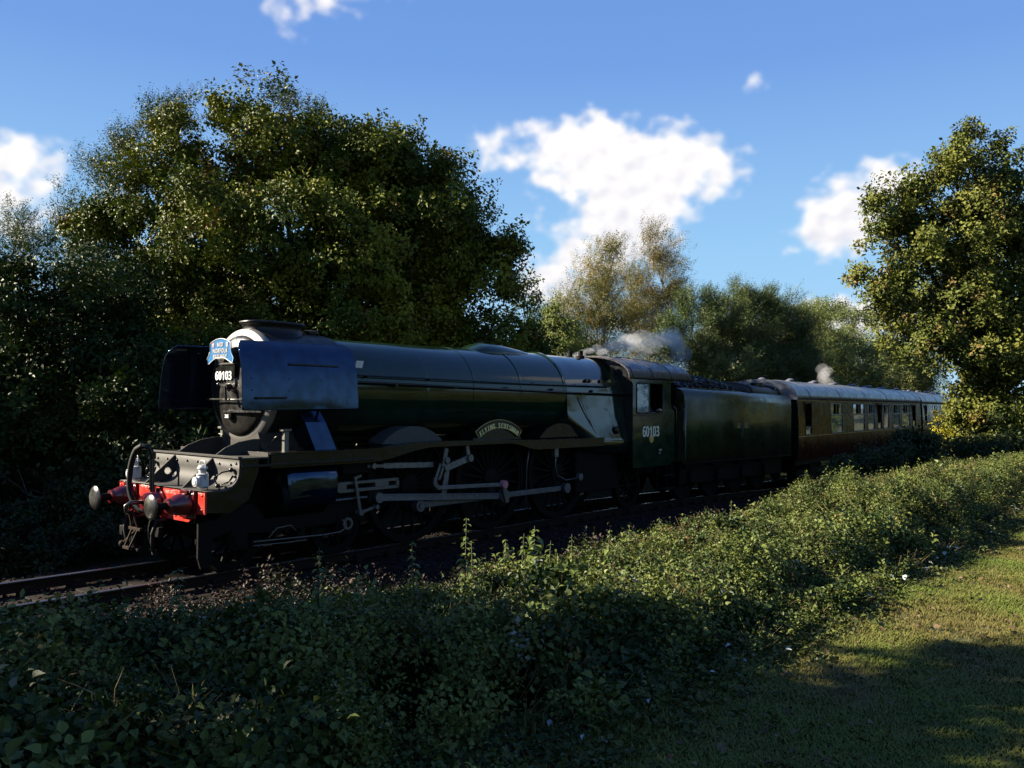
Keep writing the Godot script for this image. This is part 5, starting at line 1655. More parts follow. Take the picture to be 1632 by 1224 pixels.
		b.tube([Vector3(1.35, 0.44, z), Vector3(2.0, 0.42, z), Vector3(2.6, 0.40, z), Vector3(2.95, 0.41, z), Vector3(3.08, 0.47, z), Vector3(3.06, 0.57, z), Vector3(2.98, 0.60, z)], 0.012, 6)
		b.tube([Vector3(1.35, 0.38, z), Vector3(2.0, 0.36, z), Vector3(2.3, 0.36, z)], 0.009, 6)
		b.tube([Vector3(1.6, 0.46, z), Vector3(1.75, 0.60, z), Vector3(2.0, 0.62, z), Vector3(2.1, 0.52, z)], 0.010, 6)
		b.lathe(Transform3D(Basis(Vector3(1, 0, 0), Vector3(0, 0, s), Vector3(0, -s, 0)), Vector3(3.1, 0.53, z - s * 0.02)), [Vector2(0.06, 0), Vector2(0.10, 0), Vector2(0.10, 0.04), Vector2(0.06, 0.04)], 18)
		put("drain_pipe", b, M.worn_steel, e)
		b = MB.new()
		b.tube([Vector3(7.95, 1.6, s * 1.0), Vector3(7.92, 1.2, s * 0.96), Vector3(7.98, 0.7, s * 0.9), Vector3(8.05, 0.3, s * 0.85)], 0.014, 6)
		b.tube([Vector3(8.75, 1.55, z), Vector3(8.72, 1.2, z), Vector3(8.8, 0.98, z), Vector3(9.1, 0.86, z), Vector3(9.55, 0.88, z)], 0.014, 6)
		b.cyl(Vector3(9.62, 0.9, z - 0.04), Vector3(9.62, 0.9, z + 0.04), 0.085, 0.08, 14)
		b.bx(8.65, 8.78, 1.38, 1.58, z - 0.05, z + 0.05)
		put("sand_pipe", b, M.oily_steel, e)
	# frames and what fills the space between the wheels
	b = MB.new()
	for s in [-1.0, 1.0]: b.bx(1.0, 13.6, 0.75, 1.70, s * 0.62 - 0.015, s * 0.62 + 0.015)
	b.bx(1.3, 13.5, 0.7, 1.3, -0.5, 0.5)
	b.bx(9.7, 11.4, 0.5, 1.45, -0.95, 0.95, 0.03)
	put("main_frame", b, M.dark_iron, e)
	b = MB.new()
	for x in [LEAD, MID, TRAIL, 12.05]: b.cyl(Vector3(x, 0.55 if x > 12 else 1.015, -0.75), Vector3(x, 0.55 if x > 12 else 1.015, 0.75), 0.1)
	for x in [1.15, 3.055]: b.cyl(Vector3(x, 0.483, -0.75), Vector3(x, 0.483, 0.75), 0.08)
	put("axle", b, M.dark_iron, e)
	build_cab(e)


func build_cab(e: Node):
	var b: MB
	for s in [-1.0, 1.0]:
		var poly := PackedVector2Array([Vector2(11.5, 1.0), Vector2(13.25, 1.0), Vector2(13.5, 1.15), Vector2(13.5, 2.36), Vector2(13.36, 2.44), Vector2(13.30, 2.6), Vector2(13.32, 3.05), Vector2(13.42, 3.14), Vector2(13.42, 3.18), Vector2(11.5, 3.18)])
		var win := rounded(11.68, 12.88, 2.34, 3.04, 0.05, 3)
		b = MB.new()
		b.prism(holed(poly, win), SIDE, s * 1.30 - 0.012, s * 1.30 + 0.012)
		var cs := put("cab_side", b, M.green_paint, e)
		var wf := MB.new()
		var loop := []
		for q in rounded(11.66, 12.90, 2.32, 3.06, 0.06, 3): loop.append(Vector3(q.x, q.y, s * 1.315))
		loop.append(loop[0])
		wf.tube(loop, 0.016, 6)
		wf.bx(12.26, 12.31, 2.34, 3.04, s * 1.29 - 0.015, s * 1.29 + 0.015)
		var fr := put("window", wf, M.black_paint, cs)
		b = MB.new()
		b.bx(11.68, 12.27, 2.345, 3.035, s * 1.29 - 0.003, s * 1.29 + 0.003, 0.001)
		put("pane", b, M.glass, fr)
		lettering("number", "60103", 0.255, M.cream_letter, cs, Transform3D(Basis() if s > 0 else Basis(Vector3.UP, PI), Vector3(12.33, 1.86, s * 1.316)), 0.82, 0.006)
		b = MB.new()
		b.lathe(Transform3D(Basis(Vector3(1, 0, 0), Vector3(0, 0, s), Vector3(0, -s, 0)), Vector3(12.36, 1.685, s * 1.312)), [Vector2(0.10, 0), Vector2(0.10, 0.006), Vector2(0, 0.007)], 24)
		put("route_disc", b, M.brass, cs)
		b = MB.new()
		b.bx(12.72, 12.86, 1.37, 1.42, s * 1.312, s * 1.318, 0.001)
		b.bx(12.72, 12.80, 1.30, 1.34, s * 1.312, s * 1.318, 0.001)
		put("works_plate", b, M.frame_metal, cs)
		b = MB.new()
		b.tube([Vector3(13.46, 2.5, s * 1.30), Vector3(13.56, 2.42, s * 1.32), Vector3(13.58, 2.3, s * 1.32), Vector3(13.58, 1.5, s * 1.32)], 0.018, 6)
		put("handrail", b, M.steel, cs)
		b = MB.new()
		b.bx(11.5, 13.45, 2.26, 2.28, s * 1.318 - 0.008, s * 1.318 + 0.008, 0.003)
		put("beading", b, M.black_paint, cs)
		b = MB.new()
		b.bx(13.05, 13.6, 0.36, 0.40, s * 1.02, s * 1.28)
		b.bx(13.05, 13.6, 0.70, 0.74, s * 1.02, s * 1.28)
		b.bx(13.08, 13.12, 0.36, 1.05, s * 1.0, s * 1.06)
		b.bx(13.53, 13.57, 0.36, 1.05, s * 1.0, s * 1.06)
		put("cab_steps", b, M.dark_iron, e)
	# front sheet
	var f := PackedVector2Array()
	for i in 17:
		var a := lerpf(0.0, PI, i / 16.0)
		f.append(Vector2(1.28 * cos(a), 3.16 + 0.53 * sin(a)))
	f.append(Vector2(-1.28, 1.2))
	f.append(Vector2(1.28, 1.2))
	b = MB.new()
	b.prism(f, Transform3D(Basis(Vector3(0, 0, 1), Vector3(0, 1, 0), Vector3(-1, 0, 0)), Vector3(11.53, 0, 0)), -0.02, 0.0)
	put("cab_front", b, M.black_paint, e)
	# roof
	var rings := []
	for q in [[11.3, 0.0], [13.3, 0.0], [14.35, -0.03]]:
		var r := []
		for i in 21:
			var a := lerpf(0.0, PI, i / 20.0)
			r.append(Vector3(q[0], 3.17 + q[1] + 0.56 * pow(sin(a), 0.85), 1.345 * cos(a)))
		for i in range(20, -1, -1):
			var a := lerpf(0.0, PI, i / 20.0)
			r.append(Vector3(q[0], 3.145 + q[1] + 0.55 * pow(sin(a), 0.85), 1.32 * cos(a)))
		rings.append(r)
	b = MB.new()
	b.soft()
	for i in 2:
		for k in 42:
			var k2 := (k + 1) % 42
			b.quad(rings[i][k], rings[i][k2], rings[i + 1][k2], rings[i + 1][k])
	b.flat()
	for k in 20:
		b.quad(rings[2][k], rings[2][k + 1], rings[2][40 - k], rings[2][41 - k])
		b.quad(rings[0][41 - k], rings[0][40 - k], rings[0][k + 1], rings[0][k])
	var rf := put("cab_roof", b, M.cab_roof, e)
	b = MB.new()
	b.bx(12.2, 12.9, 3.70, 3.745, -0.35, 0.35, 0.01)
	put("roof_vent", b, M.cab_roof, rf)
	b = MB.new()
	for x in [11.45, 12.4, 13.3]:
		var strip := []
		for i in 21:
			var a := lerpf(0.02, PI - 0.02, i / 20.0)
			strip.append(Vector3(x, 3.172 + 0.56 * pow(sin(a), 0.85), 1.345 * cos(a)))
		b.tube(strip, 0.012, 5)
	put("roof_strip", b, M.cab_roof, rf)
	b = MB.new()
	b.bx(11.5, 13.6, 1.06, 1.12, -1.27, 1.27)
	put("cab_floor", b, M.dark_iron, e)
	b = MB.new()
	b.lathe(Transform3D(Basis(Vector3(0, 1, 0), Vector3(1, 0, 0), Vector3(0, 0, -1)), Vector3(11.54, 2.3, 0)), [Vector2(0.95, 0), Vector2(0.95, 0.12), Vector2(0.85, 0.2), Vector2(0, 0.22)], 32)
	b.bar(Vector3(11.9, 2.75, 0.75), Vector3(11.9, 2.3, 0.6), 0.05, 0.04)
	for q in [[2.9, 0.3], [2.9, -0.2], [2.6, 0.55]]: b.cyl(Vector3(11.75, q[0], q[1]), Vector3(11.85, q[0], q[1]), 0.09)
	put("backhead", b, M.dark_iron, e)


# ---------------------------------------------------------------- tender and carriages
func small_wheel_mesh(r: float) -> ArrayMesh:
	var t := Transform3D(Basis(Vector3(1, 0, 0), Vector3(0, 0, 1), Vector3(0, -1, 0)), Vector3.ZERO)
	var b := MB.new()
	b.lathe(t, [Vector2(0.0, -0.05), Vector2(r + 0.028, -0.07), Vector2(r + 0.028, -0.05), Vector2(r, -0.035), Vector2(r - 0.003, 0.065), Vector2(r - 0.06, 0.067), Vector2(r - 0.08, 0.03), Vector2(0.14, 0.03), Vector2(0.12, 0.08), Vector2(0.0, 0.08)], 32)
	return b.done()


func build_tender():
	var t := thing("tender", "grimy green coal tender with faded crest coupled behind the engine cab", "tender", Vector3(13.95, -0.02, 0))
	t.rotation.z = -0.011
	t.rotation.y = 0.006
	var b := MB.new()
	var rings := []
	for q in [[0.10, 0.0], [0.13, 0.02], [7.34, 0.02], [7.38, 0.0]]:
		var r := []
		for s in [1.0, -1.0]:
			var half := [Vector2(1.30, 1.06), Vector2(1.30, 2.2), Vector2(1.30, 2.66), Vector2(1.285, 2.8), Vector2(1.24, 2.90), Vector2(1.17, 2.965), Vector2(1.08, 3.0), Vector2(1.0, 3.01)]
			if s < 0: half.reverse()
			for h in half: r.append(Vector3(q[0], h.y, s * (h.x - 0.02 + q[1])))
		rings.append(r)
	b.loft(rings)
	put("tank", b, M.tender_paint, t)
	for s in [1.0, -1.0]:
		b = MB.new()
		b.tube([Vector3(0.12, 1.1, s * 1.305), Vector3(0.12, 2.6, s * 1.305)], 0.014, 6)
		put("edge_bead", b, M.frame_metal, t)
		b = MB.new()
		b.tube([Vector3(0.04, 1.3, s * 1.30), Vector3(0.04, 2.42, s * 1.30)], 0.018, 6)
		b.bar(Vector3(0.04, 1.3, s * 1.3), Vector3(0.14, 1.3, s * 1.3), 0.03, 0.03)
		b.bar(Vector3(-0.02, 2.44, s * 1.29), Vector3(0.3, 2.46, s * 1.29), 0.03, 0.03)
		put("handrail", b, M.steel, t)
		# faded crest: a small wheel and beast between lines of print
		b = MB.new()
		var ov := PackedVector2Array()
		for i in 20: ov.append(Vector2(0.11 * cos(TAU * i / 20), 0.15 * sin(TAU * i / 20)))
		b.prism(ov, Transform3D(Basis(), Vector3(3.62, 2.0, 0)), s * 1.302 - 0.002, s * 1.302 + 0.002)
		for k in 3: b.bx(3.58 - 0.03 * k, 3.66 + 0.03 * k, 2.15 + 0.035 * k, 2.17 + 0.035 * k, s * 1.302 - 0.002, s * 1.302 + 0.003, 0.0005)
		for k in 5: b.bx(3.53, 3.71, 1.82 - 0.035 * k, 1.84 - 0.035 * k, s * 1.302 - 0.002, s * 1.302 + 0.002, 0.0005)
		var crest := put("crest", b, M.brown_plate, t)
		b = MB.new()
		for k in 4:
			b.bx(3.26, 3.48, 2.05 - 0.04 * k, 2.062 - 0.04 * k, s * 1.302 - 0.002, s * 1.302 + 0.002, 0.0005)
			b.bx(3.76, 3.98, 2.05 - 0.04 * k, 2.062 - 0.04 * k, s * 1.302 - 0.002, s * 1.302 + 0.002, 0.0005)
		put("crest_lines", b, M.lining_yellow, crest)
		b = MB.new()
		b.bx(0.05, 7.4, 0.98, 1.06, s * 1.22 - 0.06, s * 1.22 + 0.06)
		b.bx(0.3, 7.2, 0.42, 0.98, s * 1.02 - 0.015, s * 1.02 + 0.015)
		put("tender_frame", b, M.dark_iron, t)
		for i in 4:
			var x: float = 14.83 + 1.626 * i - 13.95
			b = MB.new()
			b.bx(x - 0.14, x + 0.14, 0.45, 0.78, s * 1.02, s * 1.16, 0.03)
			b.bar(Vector3(x - 0.45, 0.92, s * 1.1), Vector3(x + 0.45, 0.92, s * 1.1), 0.10, 0.09)
			put("axlebox", b, M.dark_iron, t)
			var w := put("tender_wheel", small_wheel_mesh(0.635), M.dark_iron, t)
			w.position = Vector3(x, 0.62, s * 0.78)
			if s < 0: w.rotation.y = PI
	b = MB.new()
	for i in 4: b.cyl(Vector3(0.88 + 1.626 * i, 0.62, -0.8), Vector3(0.88 + 1.626 * i, 0.62, 0.8), 0.09)
	put("axle", b, M.dark_iron, t)
	b = MB.new()
	b.bx(0.1, 7.4, 0.6, 1.02, -0.9, 0.9)
	put("underframe", b, M.dark_iron, t)
	# bunker plate, coal, and the domed rear top
	b = MB.new()
	rings = []
	for q in [[0.35, 0.06], [0.9, 0.2], [2.2, 0.30], [3.4, 0.28], [4.3, 0.1], [4.6, 0.0]]:
		var r := []
		for i in 17:
			var a := PI * i / 16.0
			r.append(Vector3(q[0], 2.97 + (q[1] + 0.12) * sin(a) * (1 + 0.12 * sin(i * 5.0 + q[0] * 9.0)), 1.0 * cos(a)))
		rings.append(r)
	b.loft(rings)
	var co := put("coal_heap", b, M.coal, t)
	var lump := MB.new()
	var ico := [Vector3(0, 1, 0), Vector3(0.9, 0.3, 0.1), Vector3(0.2, 0.35, 0.95), Vector3(-0.85, 0.25, 0.4), Vector3(-0.5, 0.4, -0.8), Vector3(0.5, 0.2, -0.85), Vector3(0.1, -0.8, 0)]
	lump.flat()
	for k in 5:
		lump.tro(ico[0], ico[1 + k], ico[1 + (k + 1) % 5], Vector3.ZERO)
		lump.tro(ico[6], ico[1 + k], ico[1 + (k + 1) % 5], Vector3.ZERO)
	var cw := []
	var ct := []
	for i in 900:
		var x := rng.randf_range(0.4, 4.5)
		var a := rng.randf_range(0.1, 0.9) * PI
		var q := 0.14 + 0.30 * sin(PI * clampf((x - 0.2) / 4.4, 0, 1))
		cw.append(Transform3D(Basis.from_euler(Vector3(rng.randf() * 6, rng.randf() * 6, 0)).scaled(Vector3.ONE * rng.randf_range(0.035, 0.09)), Vector3(x, 2.97 + q * sin(a), cos(a))))
		ct.append(Color.WHITE)
	var cl := many("coal_lumps", lump.done(), M.coal, cw, ct, co)
	cl.set_meta("kind", "stuff")
	b = MB.new()
	rings = []
	for q in [[4.55, 0.22], [4.6, 0.36], [5.4, 0.36], [7.2, 0.30], [7.33, 0.2]]:
		var r := []
		for i in 17:
			var a := PI * i / 16.0
			r.append(Vector3(q[0], 2.95 + q[1] * pow(sin(a), 0.6), 1.08 * cos(a)))
		rings.append(r)
	b.loft(rings)
	put("tank_top", b, M.brown_plate, t)
	b = MB.new()
	for x in [4.75, 6.9]:
		var strip := []
		for i in 17:
			var a := PI * i / 16.0
			strip.append(Vector3(x, 2.975 + 0.34 * pow(sin(a), 0.6), 1.09 * cos(a)))
		b.tube(strip, 0.03, 6)
	b.cyl(Vector3(6.2, 3.2, 0.6), Vector3(6.2, 3.36, 0.6), 0.2, 0.2, 18)
	b.bx(6.7, 6.85, 3.1, 3.2, 0.8, 1.0)
	put("top_rib", b, M.black_paint, t)
	b = MB.new()
	b.bx(0.0, 0.12, 1.2, 2.95, -1.1, 1.1)
	b.bx(-0.5, 0.1, 1.24, 1.28, -1.0, 1.0)
	put("front_plate", b, M.dark_iron, t)


func coach_point(s: float, y: float) -> Vector3:
	return Vector3(s, y, 0)


func body_section(x: float, grow := 0.0) -> Array:
	var r := []
	var half := [Vector2(1.30, 1.02), Vector2(1.37, 1.35), Vector2(1.39, 1.8), Vector2(1.385, 2.3), Vector2(1.36, 2.8), Vector2(1.33, 3.05)]
	for h in half: r.append(Vector3(x, h.y, h.x + grow))
	half.reverse()
	for h in half: r.append(Vector3(x, h.y, -h.x - grow))
	return r


func side_z(y: float) -> float:
	return 1.39 - 0.055 * pow(maxf(0, y - 1.9) / 1.15, 2) - 0.03 * pow(maxf(0, 1.7 - y) / 0.5, 2)


func build_coaches():
	var c := thing("railway_carriage", "maroon passenger carriage with grey roof coupled directly behind the tender", "carriage", Vector3(21.75, -0.30, -0.08), "maroon carriages")
	c.rotation.y = 0.06
	var b := MB.new()
	# side walls are made of pieces round the openings
	# [start, end, kind]: 0 window with top lights, 1 door with drop light
	var open := [[0.72, 1.42, 1], [3.72, 5.3, 0], [6.76, 8.5, 0], [8.95, 10.15, 0], [10.6, 11.3, 1], [11.62, 12.7, 0], [13.4, 14.85, 0], [15.2, 17.1, 0], [17.6, 18.3, 1]]
	var sheet := func(mb: MB, x0: float, x1: float, y0: float, y1: float, s: float):
		mb.soft()
		var n := maxi(1, int((y1 - y0) / 0.2))
		for i in n:
			var ya := lerpf(y0, y1, i / float(n))
			var yb := lerpf(y0, y1, (i + 1) / float(n))
			var m := int((x1 - x0) / 1.2) + 1
			for k in m:
				var xa := lerpf(x0, x1, k / float(m))
				var xb := lerpf(x0, x1, (k + 1) / float(m))
				mb.qo(Vector3(xa, ya, s * side_z(ya)), Vector3(xb, ya, s * side_z(ya)), Vector3(xb, yb, s * side_z(yb)), Vector3(xa, yb, s * side_z(yb)), Vector3((xa + xb) / 2, ya, 0))
				mb.qo(Vector3(xa, ya, s * (side_z(ya) - 0.05)), Vector3(xb, ya, s * (side_z(ya) - 0.05)), Vector3(xb, yb, s * (side_z(yb) - 0.05)), Vector3(xa, yb, s * (side_z(yb) - 0.05)), Vector3((xa + xb) / 2, ya, s * 9))
	var bot := 1.86
	var top := 2.93
	for s in [1.0, -1.0]:
		b = MB.new()
		sheet.call(b, 0.0, 19.6, 1.02, bot, s)
		sheet.call(b, 0.0, 19.6, top, 3.05, s)
		var x := 0.0
		for o in open + [[19.6, 19.6, 2]]:
			if o[0] > x: sheet.call(b, x, o[0], bot, top, s)
			x = o[1]
		put("body_side", b, M.maroon_paint, c)
		for o in open:
			var door: bool = o[2] == 1
			b = MB.new()
			var loop := []
			for q in rounded(o[0], o[1], bot, top, 0.07, 3): loop.append(Vector3(q.x, q.y, s * (side_z(q.y) + 0.002)))
			loop.append(loop[0])
			b.tube(loop, 0.014, 5)
			var ty := 2.52
			if not door:
				b.bx(o[0], o[1], ty - 0.03, ty + 0.02, s * (side_z(ty) - 0.03) - 0.02, s * (side_z(ty) - 0.03) + 0.025)
				b.bx((o[0] + o[1]) / 2 - 0.02, (o[0] + o[1]) / 2 + 0.02, ty, top, s * (side_z(ty) - 0.035) - 0.02, s * (side_z(ty) - 0.035) + 0.02)
			else:
				b.bx(o[0] - 0.012, o[0], 1.1, 3.0, s * 1.375 - 0.02, s * 1.375 + 0.012, 0.003)
				b.bx(o[1], o[1] + 0.012, 1.1, 3.0, s * 1.375 - 0.02, s * 1.375 + 0.012, 0.003)
				b.bar(Vector3(o[0] + 0.05, 1.62, s * 1.41), Vector3(o[0] + 0.2, 1.62, s * 1.41), 0.03, 0.03)
			var fr := put("door" if door else "window", b, M.maroon_paint if door else M.frame_metal, c)
			b = MB.new()
			if door:
				b.bx(o[0], o[1], bot, bot + 0.28, s * 1.36 - 0.004, s * 1.36 + 0.004, 0.001)
			else:
				b.bx(o[0], o[1], bot, ty - 0.03, s * 1.355 - 0.003, s * 1.355 + 0.003, 0.001)
			put("pane", b, M.glass, fr)
			if not door:
				b = MB.new()
				var mid: float = (o[0] + o[1]) / 2
				b.bx(o[0], lerpf(o[0], mid, 0.55), ty, top, s * 1.335 - 0.003, s * 1.335 + 0.003, 0.001)
				b.bx(lerpf(o[1], mid, 0.55), o[1], ty, top, s * 1.335 - 0.003, s * 1.335 + 0.003, 0.001)
				put("top_light", b, M.glass, fr)
		b = MB.new()
		for y in [1.80, 3.03]: b.bx(0.0, 19.6, y - 0.012, y + 0.012, s * side_z(y) - 0.004, s * side_z(y) + 0.004, 0.001)
		put("lining", b, M.lining_yellow, c)
		b = MB.new()
		b.bx(0.05, 19.55, 0.82, 1.02, s * 1.22 - 0.04, s * 1.22 + 0.04)
		b.bx(6.5, 9.0, 0.35, 0.82, s * 1.1 - 0.2, s * 1.1 + 0.1)
		b.bx(10.5, 12.4, 0.4, 0.82, s * 1.1 - 0.2, s * 1.1 + 0.1)
		put("solebar", b, M.dark_iron, c)
	b = MB.new()
	b.bx(0.02, 19.58, 1.06, 1.12, -1.3, 1.3)
	b.bx(0.02, 19.58, 1.12, 2.9, -0.03, 0.03)
	for i in 9: b.bx(2.3 + i * 1.95, 2.36 + i * 1.95, 1.12, 2.3, -1.2, 1.2)
	put("interior", b, M.interior, c)
	for x in [0.0, 19.56]:
		b = MB.new()
		var e := PackedVector2Array()
		for q in body_section(0.0): e.append(Vector2(q.z, q.y))
		var arc := PackedVector2Array()
		for i in 6: arc.append(e[i])
		for i in range(1, 12):
			var a := PI * i / 12.0
			arc.append(Vector2(1.33 * cos(a), 3.05 + 0.66 * pow(sin(a), 0.8)))
		for i in range(6, 12): arc.append(e[i])
		b.prism(arc, Transform3D(Basis(Vector3(0, 0, -1), Vector3(0, 1, 0), Vector3(1, 0, 0)), Vector3(x, 0, 0)), 0.0, 0.04)
		put("body_end", b, M.black_paint, c)
		b = MB.new()
		var dx := -0.34 if x < 1 else 0.04
		b.bx(x + dx, x + dx + 0.34, 1.1, 3.2, -0.5, 0.5, 0.04)
		put("gangway", b, M.rubber, c)
	# roof
	b = MB.new()
	var rings := []
	for x in [-0.04, 0.0, 4.9, 9.8, 14.7, 19.6, 19.64]:
		var r := []
		for i in 25:
			var a := PI * i / 24.0
			r.append(Vector3(x, 3.045 + 0.70 * pow(sin(a), 0.78), 1.365 * cos(a)))
		rings.append(r)
	b.loft(rings)
	var rf := put("roof", b, M.coach_roof, c)
	var vb := MB.new()
	vb.lathe(Transform3D(), [Vector2(0.07, 0), Vector2(0.07, 0.03), Vector2(0.12, 0.05), Vector2(0.13, 0.09), Vector2(0.06, 0.13), Vector2(0, 0.135)], 12)
	var vm := vb.done()
	for i in 14:
		var v := put("ventilator", vm, M.coach_roof, rf)
		v.position = Vector3(0.9 + i * 1.38, 3.70, 0.35 if i % 2 else -0.2)
	b = MB.new()
	for x in [0.3, 19.2]: b.box(Transform3D(Basis(Vector3(1, 0, 0), 0.55), Vector3(x + 0.4, 3.60, 0.78)), Vector3(1.0, 0.02, 0.25), 0.006)
	put("end_plate", b, M.cab_roof, rf)
	b = MB.new()
	for x in [1.3, 5.0, 8.7, 12.4, 16.1, 18.8]:
		var strip := []
		for i in 25:
			var a := PI * i / 24.0
			strip.append(Vector3(x, 3.05 + 0.70 * pow(sin(a), 0.78), 1.368 * cos(a)))
		b.tube(strip, 0.008, 4)
	put("roof_seam", b, M.coach_roof, rf)
	# bogies
	var wm := small_wheel_mesh(0.457)
	for x in [2.6, 17.0]:
		b = MB.new()
		for s in [1.0, -1.0]:
			b.bx(x - 1.75, x + 1.75, 0.42, 0.62, s * 1.0 - 0.04, s * 1.0 + 0.04)
			b.bx(x - 0.35, x + 0.35, 0.25, 0.8, s * 1.0 - 0.06, s * 1.0 + 0.06)
		b.bx(x - 0.3, x + 0.3, 0.4, 0.85, -0.9, 0.9)
		var bo := put("bogie", b, M.dark_iron, c)
		for dx in [-1.3, 1.3]:
			for s in [1.0, -1.0]:
				var w := put("wheel", wm, M.dark_iron, bo)
				w.position = Vector3(x + dx, 0.457, s * 0.78)
				if s < 0: w.rotation.y = PI
	b = MB.new()
	b.bx(0.3, 19.3, 0.7, 0.85, -0.5, 0.5)
	put("underframe", b, M.dark_iron, c)
	var c2 := c.duplicate()
	c2.name = numbered("railway_carriage")
	add_child(c2)
	c2.position = Vector3(21.75 + 20.25 * cos(0.062), -0.32, -0.08 - 20.25 * sin(0.062))
	c2.rotation.y = 0.10
	tag(c2, "second maroon carriage, mostly hidden behind the oak at the right", "carriage", "maroon carriages")


# ---------------------------------------------------------------- things hung on the train, the driver
func build_small_things():
	for i in 2:
		var z: float = [1.02, -1.0][i]
		var t := thing("oil_lamp", ["white oil lamp at the near end of the red buffer beam", "white oil lamp at the far end of the red buffer beam, behind the hose"][i], "lamp", Vector3(0.56, 1.268, z), "oil lamps on the buffer beam")
		var b := MB.new()
		b.box(Transform3D(Basis(), Vector3(0, 0.115, 0)), Vector3(0.15, 0.20, 0.15), 0.03)
		put("body", b, M.lamp_white, t)
		b = MB.new()
		b.lathe(Transform3D(Basis(), Vector3.ZERO), [Vector2(0.085, 0.205), Vector2(0.085, 0.22), Vector2(0.05, 0.235), Vector2(0.047, 0.29), Vector2(0.075, 0.295), Vector2(0.072, 0.315), Vector2(0.045, 0.345), Vector2(0.0, 0.355)], 20)
		put("chimney", b, M.lamp_white, t)
		b = MB.new()
		b.lathe(Transform3D(Basis(Vector3(0, 1, 0), Vector3(-1, 0, 0), Vector3(0, 0, 1)), Vector3(-0.07, 0.115, 0)), [Vector2(0.065, 0.0), Vector2(0.07, 0.05), Vector2(0.055, 0.055)], 20)
		put("bezel", b, M.lamp_white, t)
		b = MB.new()
		b.lathe(Transform3D(Basis(Vector3(0, 1, 0), Vector3(-1, 0, 0), Vector3(0, 0, 1)), Vector3(-0.07, 0.115, 0)), [Vector2(0.056, 0.045), Vector2(0.04, 0.06), Vector2(0.0, 0.066)], 20)
		put("lens", b, M.lamp_glass, t)
		b = MB.new()
		var hp := []
		for k in 13:
			var a := PI * k / 12.0
			hp.append(Vector3(0, 0.36 + 0.05 * sin(a), 0.085 * cos(a)))
		b.tube([Vector3(0, 0.15, 0.085)] + hp + [Vector3(0, 0.15, -0.085)], 0.008, 6)
		put("handle", b, M.lamp_white, t)
		b = MB.new()
		b.bx(0.07, 0.085, -0.005, 0.16, -0.02, 0.02, 0.003)
		put("socket", b, M.black_paint, t)
	# headboard
	var hb := thing("headboard", "blue shield shaped headboard with white lettering on top of the smokebox door", "headboard", Vector3(1.50, 3.33, -0.16))
	hb.rotation.y = -PI / 2
	var out := PackedVector2Array()
	for i in 11:
		var x := lerpf(-0.30, 0.30, i / 10.0)
		out.append(Vector2(x, 0.20 - 0.07 * pow(x / 0.3, 2)))
	out.append(Vector2(0.31, 0.0))
	out.append(Vector2(0.34, -0.06))
	out.append(Vector2(0.39, -0.12))
	out.append(Vector2(0.36, -0.2))
	for i in 11:
		var x := lerpf(0.33, -0.33, i / 10.0)
		out.append(Vector2(x, -0.10 - 0.1 * pow(x / 0.33, 2)))
	out.append(Vector2(-0.36, -0.2))
	out.append(Vector2(-0.39, -0.12))
	out.append(Vector2(-0.34, -0.06))
	out.append(Vector2(-0.31, 0.0))
	var b := MB.new()
	b.prism(out, Transform3D(), -0.015, 0.0)
	put("board", b, M.blue_enamel, hb)
	b = MB.new()
	var rim := []
	for q in out: rim.append(Vector3(q.x, q.y, 0.0))
	rim.append(rim[0])
	b.tube(rim, 0.008, 6)
	put("border", b, M.white_enamel, hb)
	lettering("lettering", "MID", 0.066, M.white_enamel, hb, Transform3D(Basis(), Vector3(0, 0.105, 0.004)), 1.0, 0.006)
	lettering("lettering", "NORFOLK", 0.07, M.white_enamel, hb, Transform3D(Basis(), Vector3(0, 0.005, 0.004)), 0.98, 0.006)
	lettering("lettering", "RAILWAY", 0.07, M.white_enamel, hb, Transform3D(Basis(), Vector3(0, -0.088, 0.004)), 0.98, 0.006)
	for s in [-1.0, 1.0]:
		b = MB.new()
		var sh := PackedVector2Array([Vector2(-0.032, 0.04), Vector2(0.032, 0.04), Vector2(0.03, -0.015), Vector2(0.0, -0.05), Vector2(-0.03, -0.015)])
		b.prism(sh, Transform3D(Basis(), Vector3(0.205 * s, 0.10, 0)), 0.0, 0.006)
		var em := put("emblem", b, M.pink_enamel if s < 0 else M.white_enamel, hb)
		b = MB.new()
		b.prism(PackedVector2Array([Vector2(-0.03, -0.006), Vector2(0.03, -0.006), Vector2(0.03, 0.012), Vector2(-0.03, 0.012)]), Transform3D(Basis(), Vector3(0.205 * s, 0.105, 0)), 0.005, 0.008)
		put("emblem_band", b, M.white_enamel if s < 0 else M.pink_enamel, em)
	build_driver()


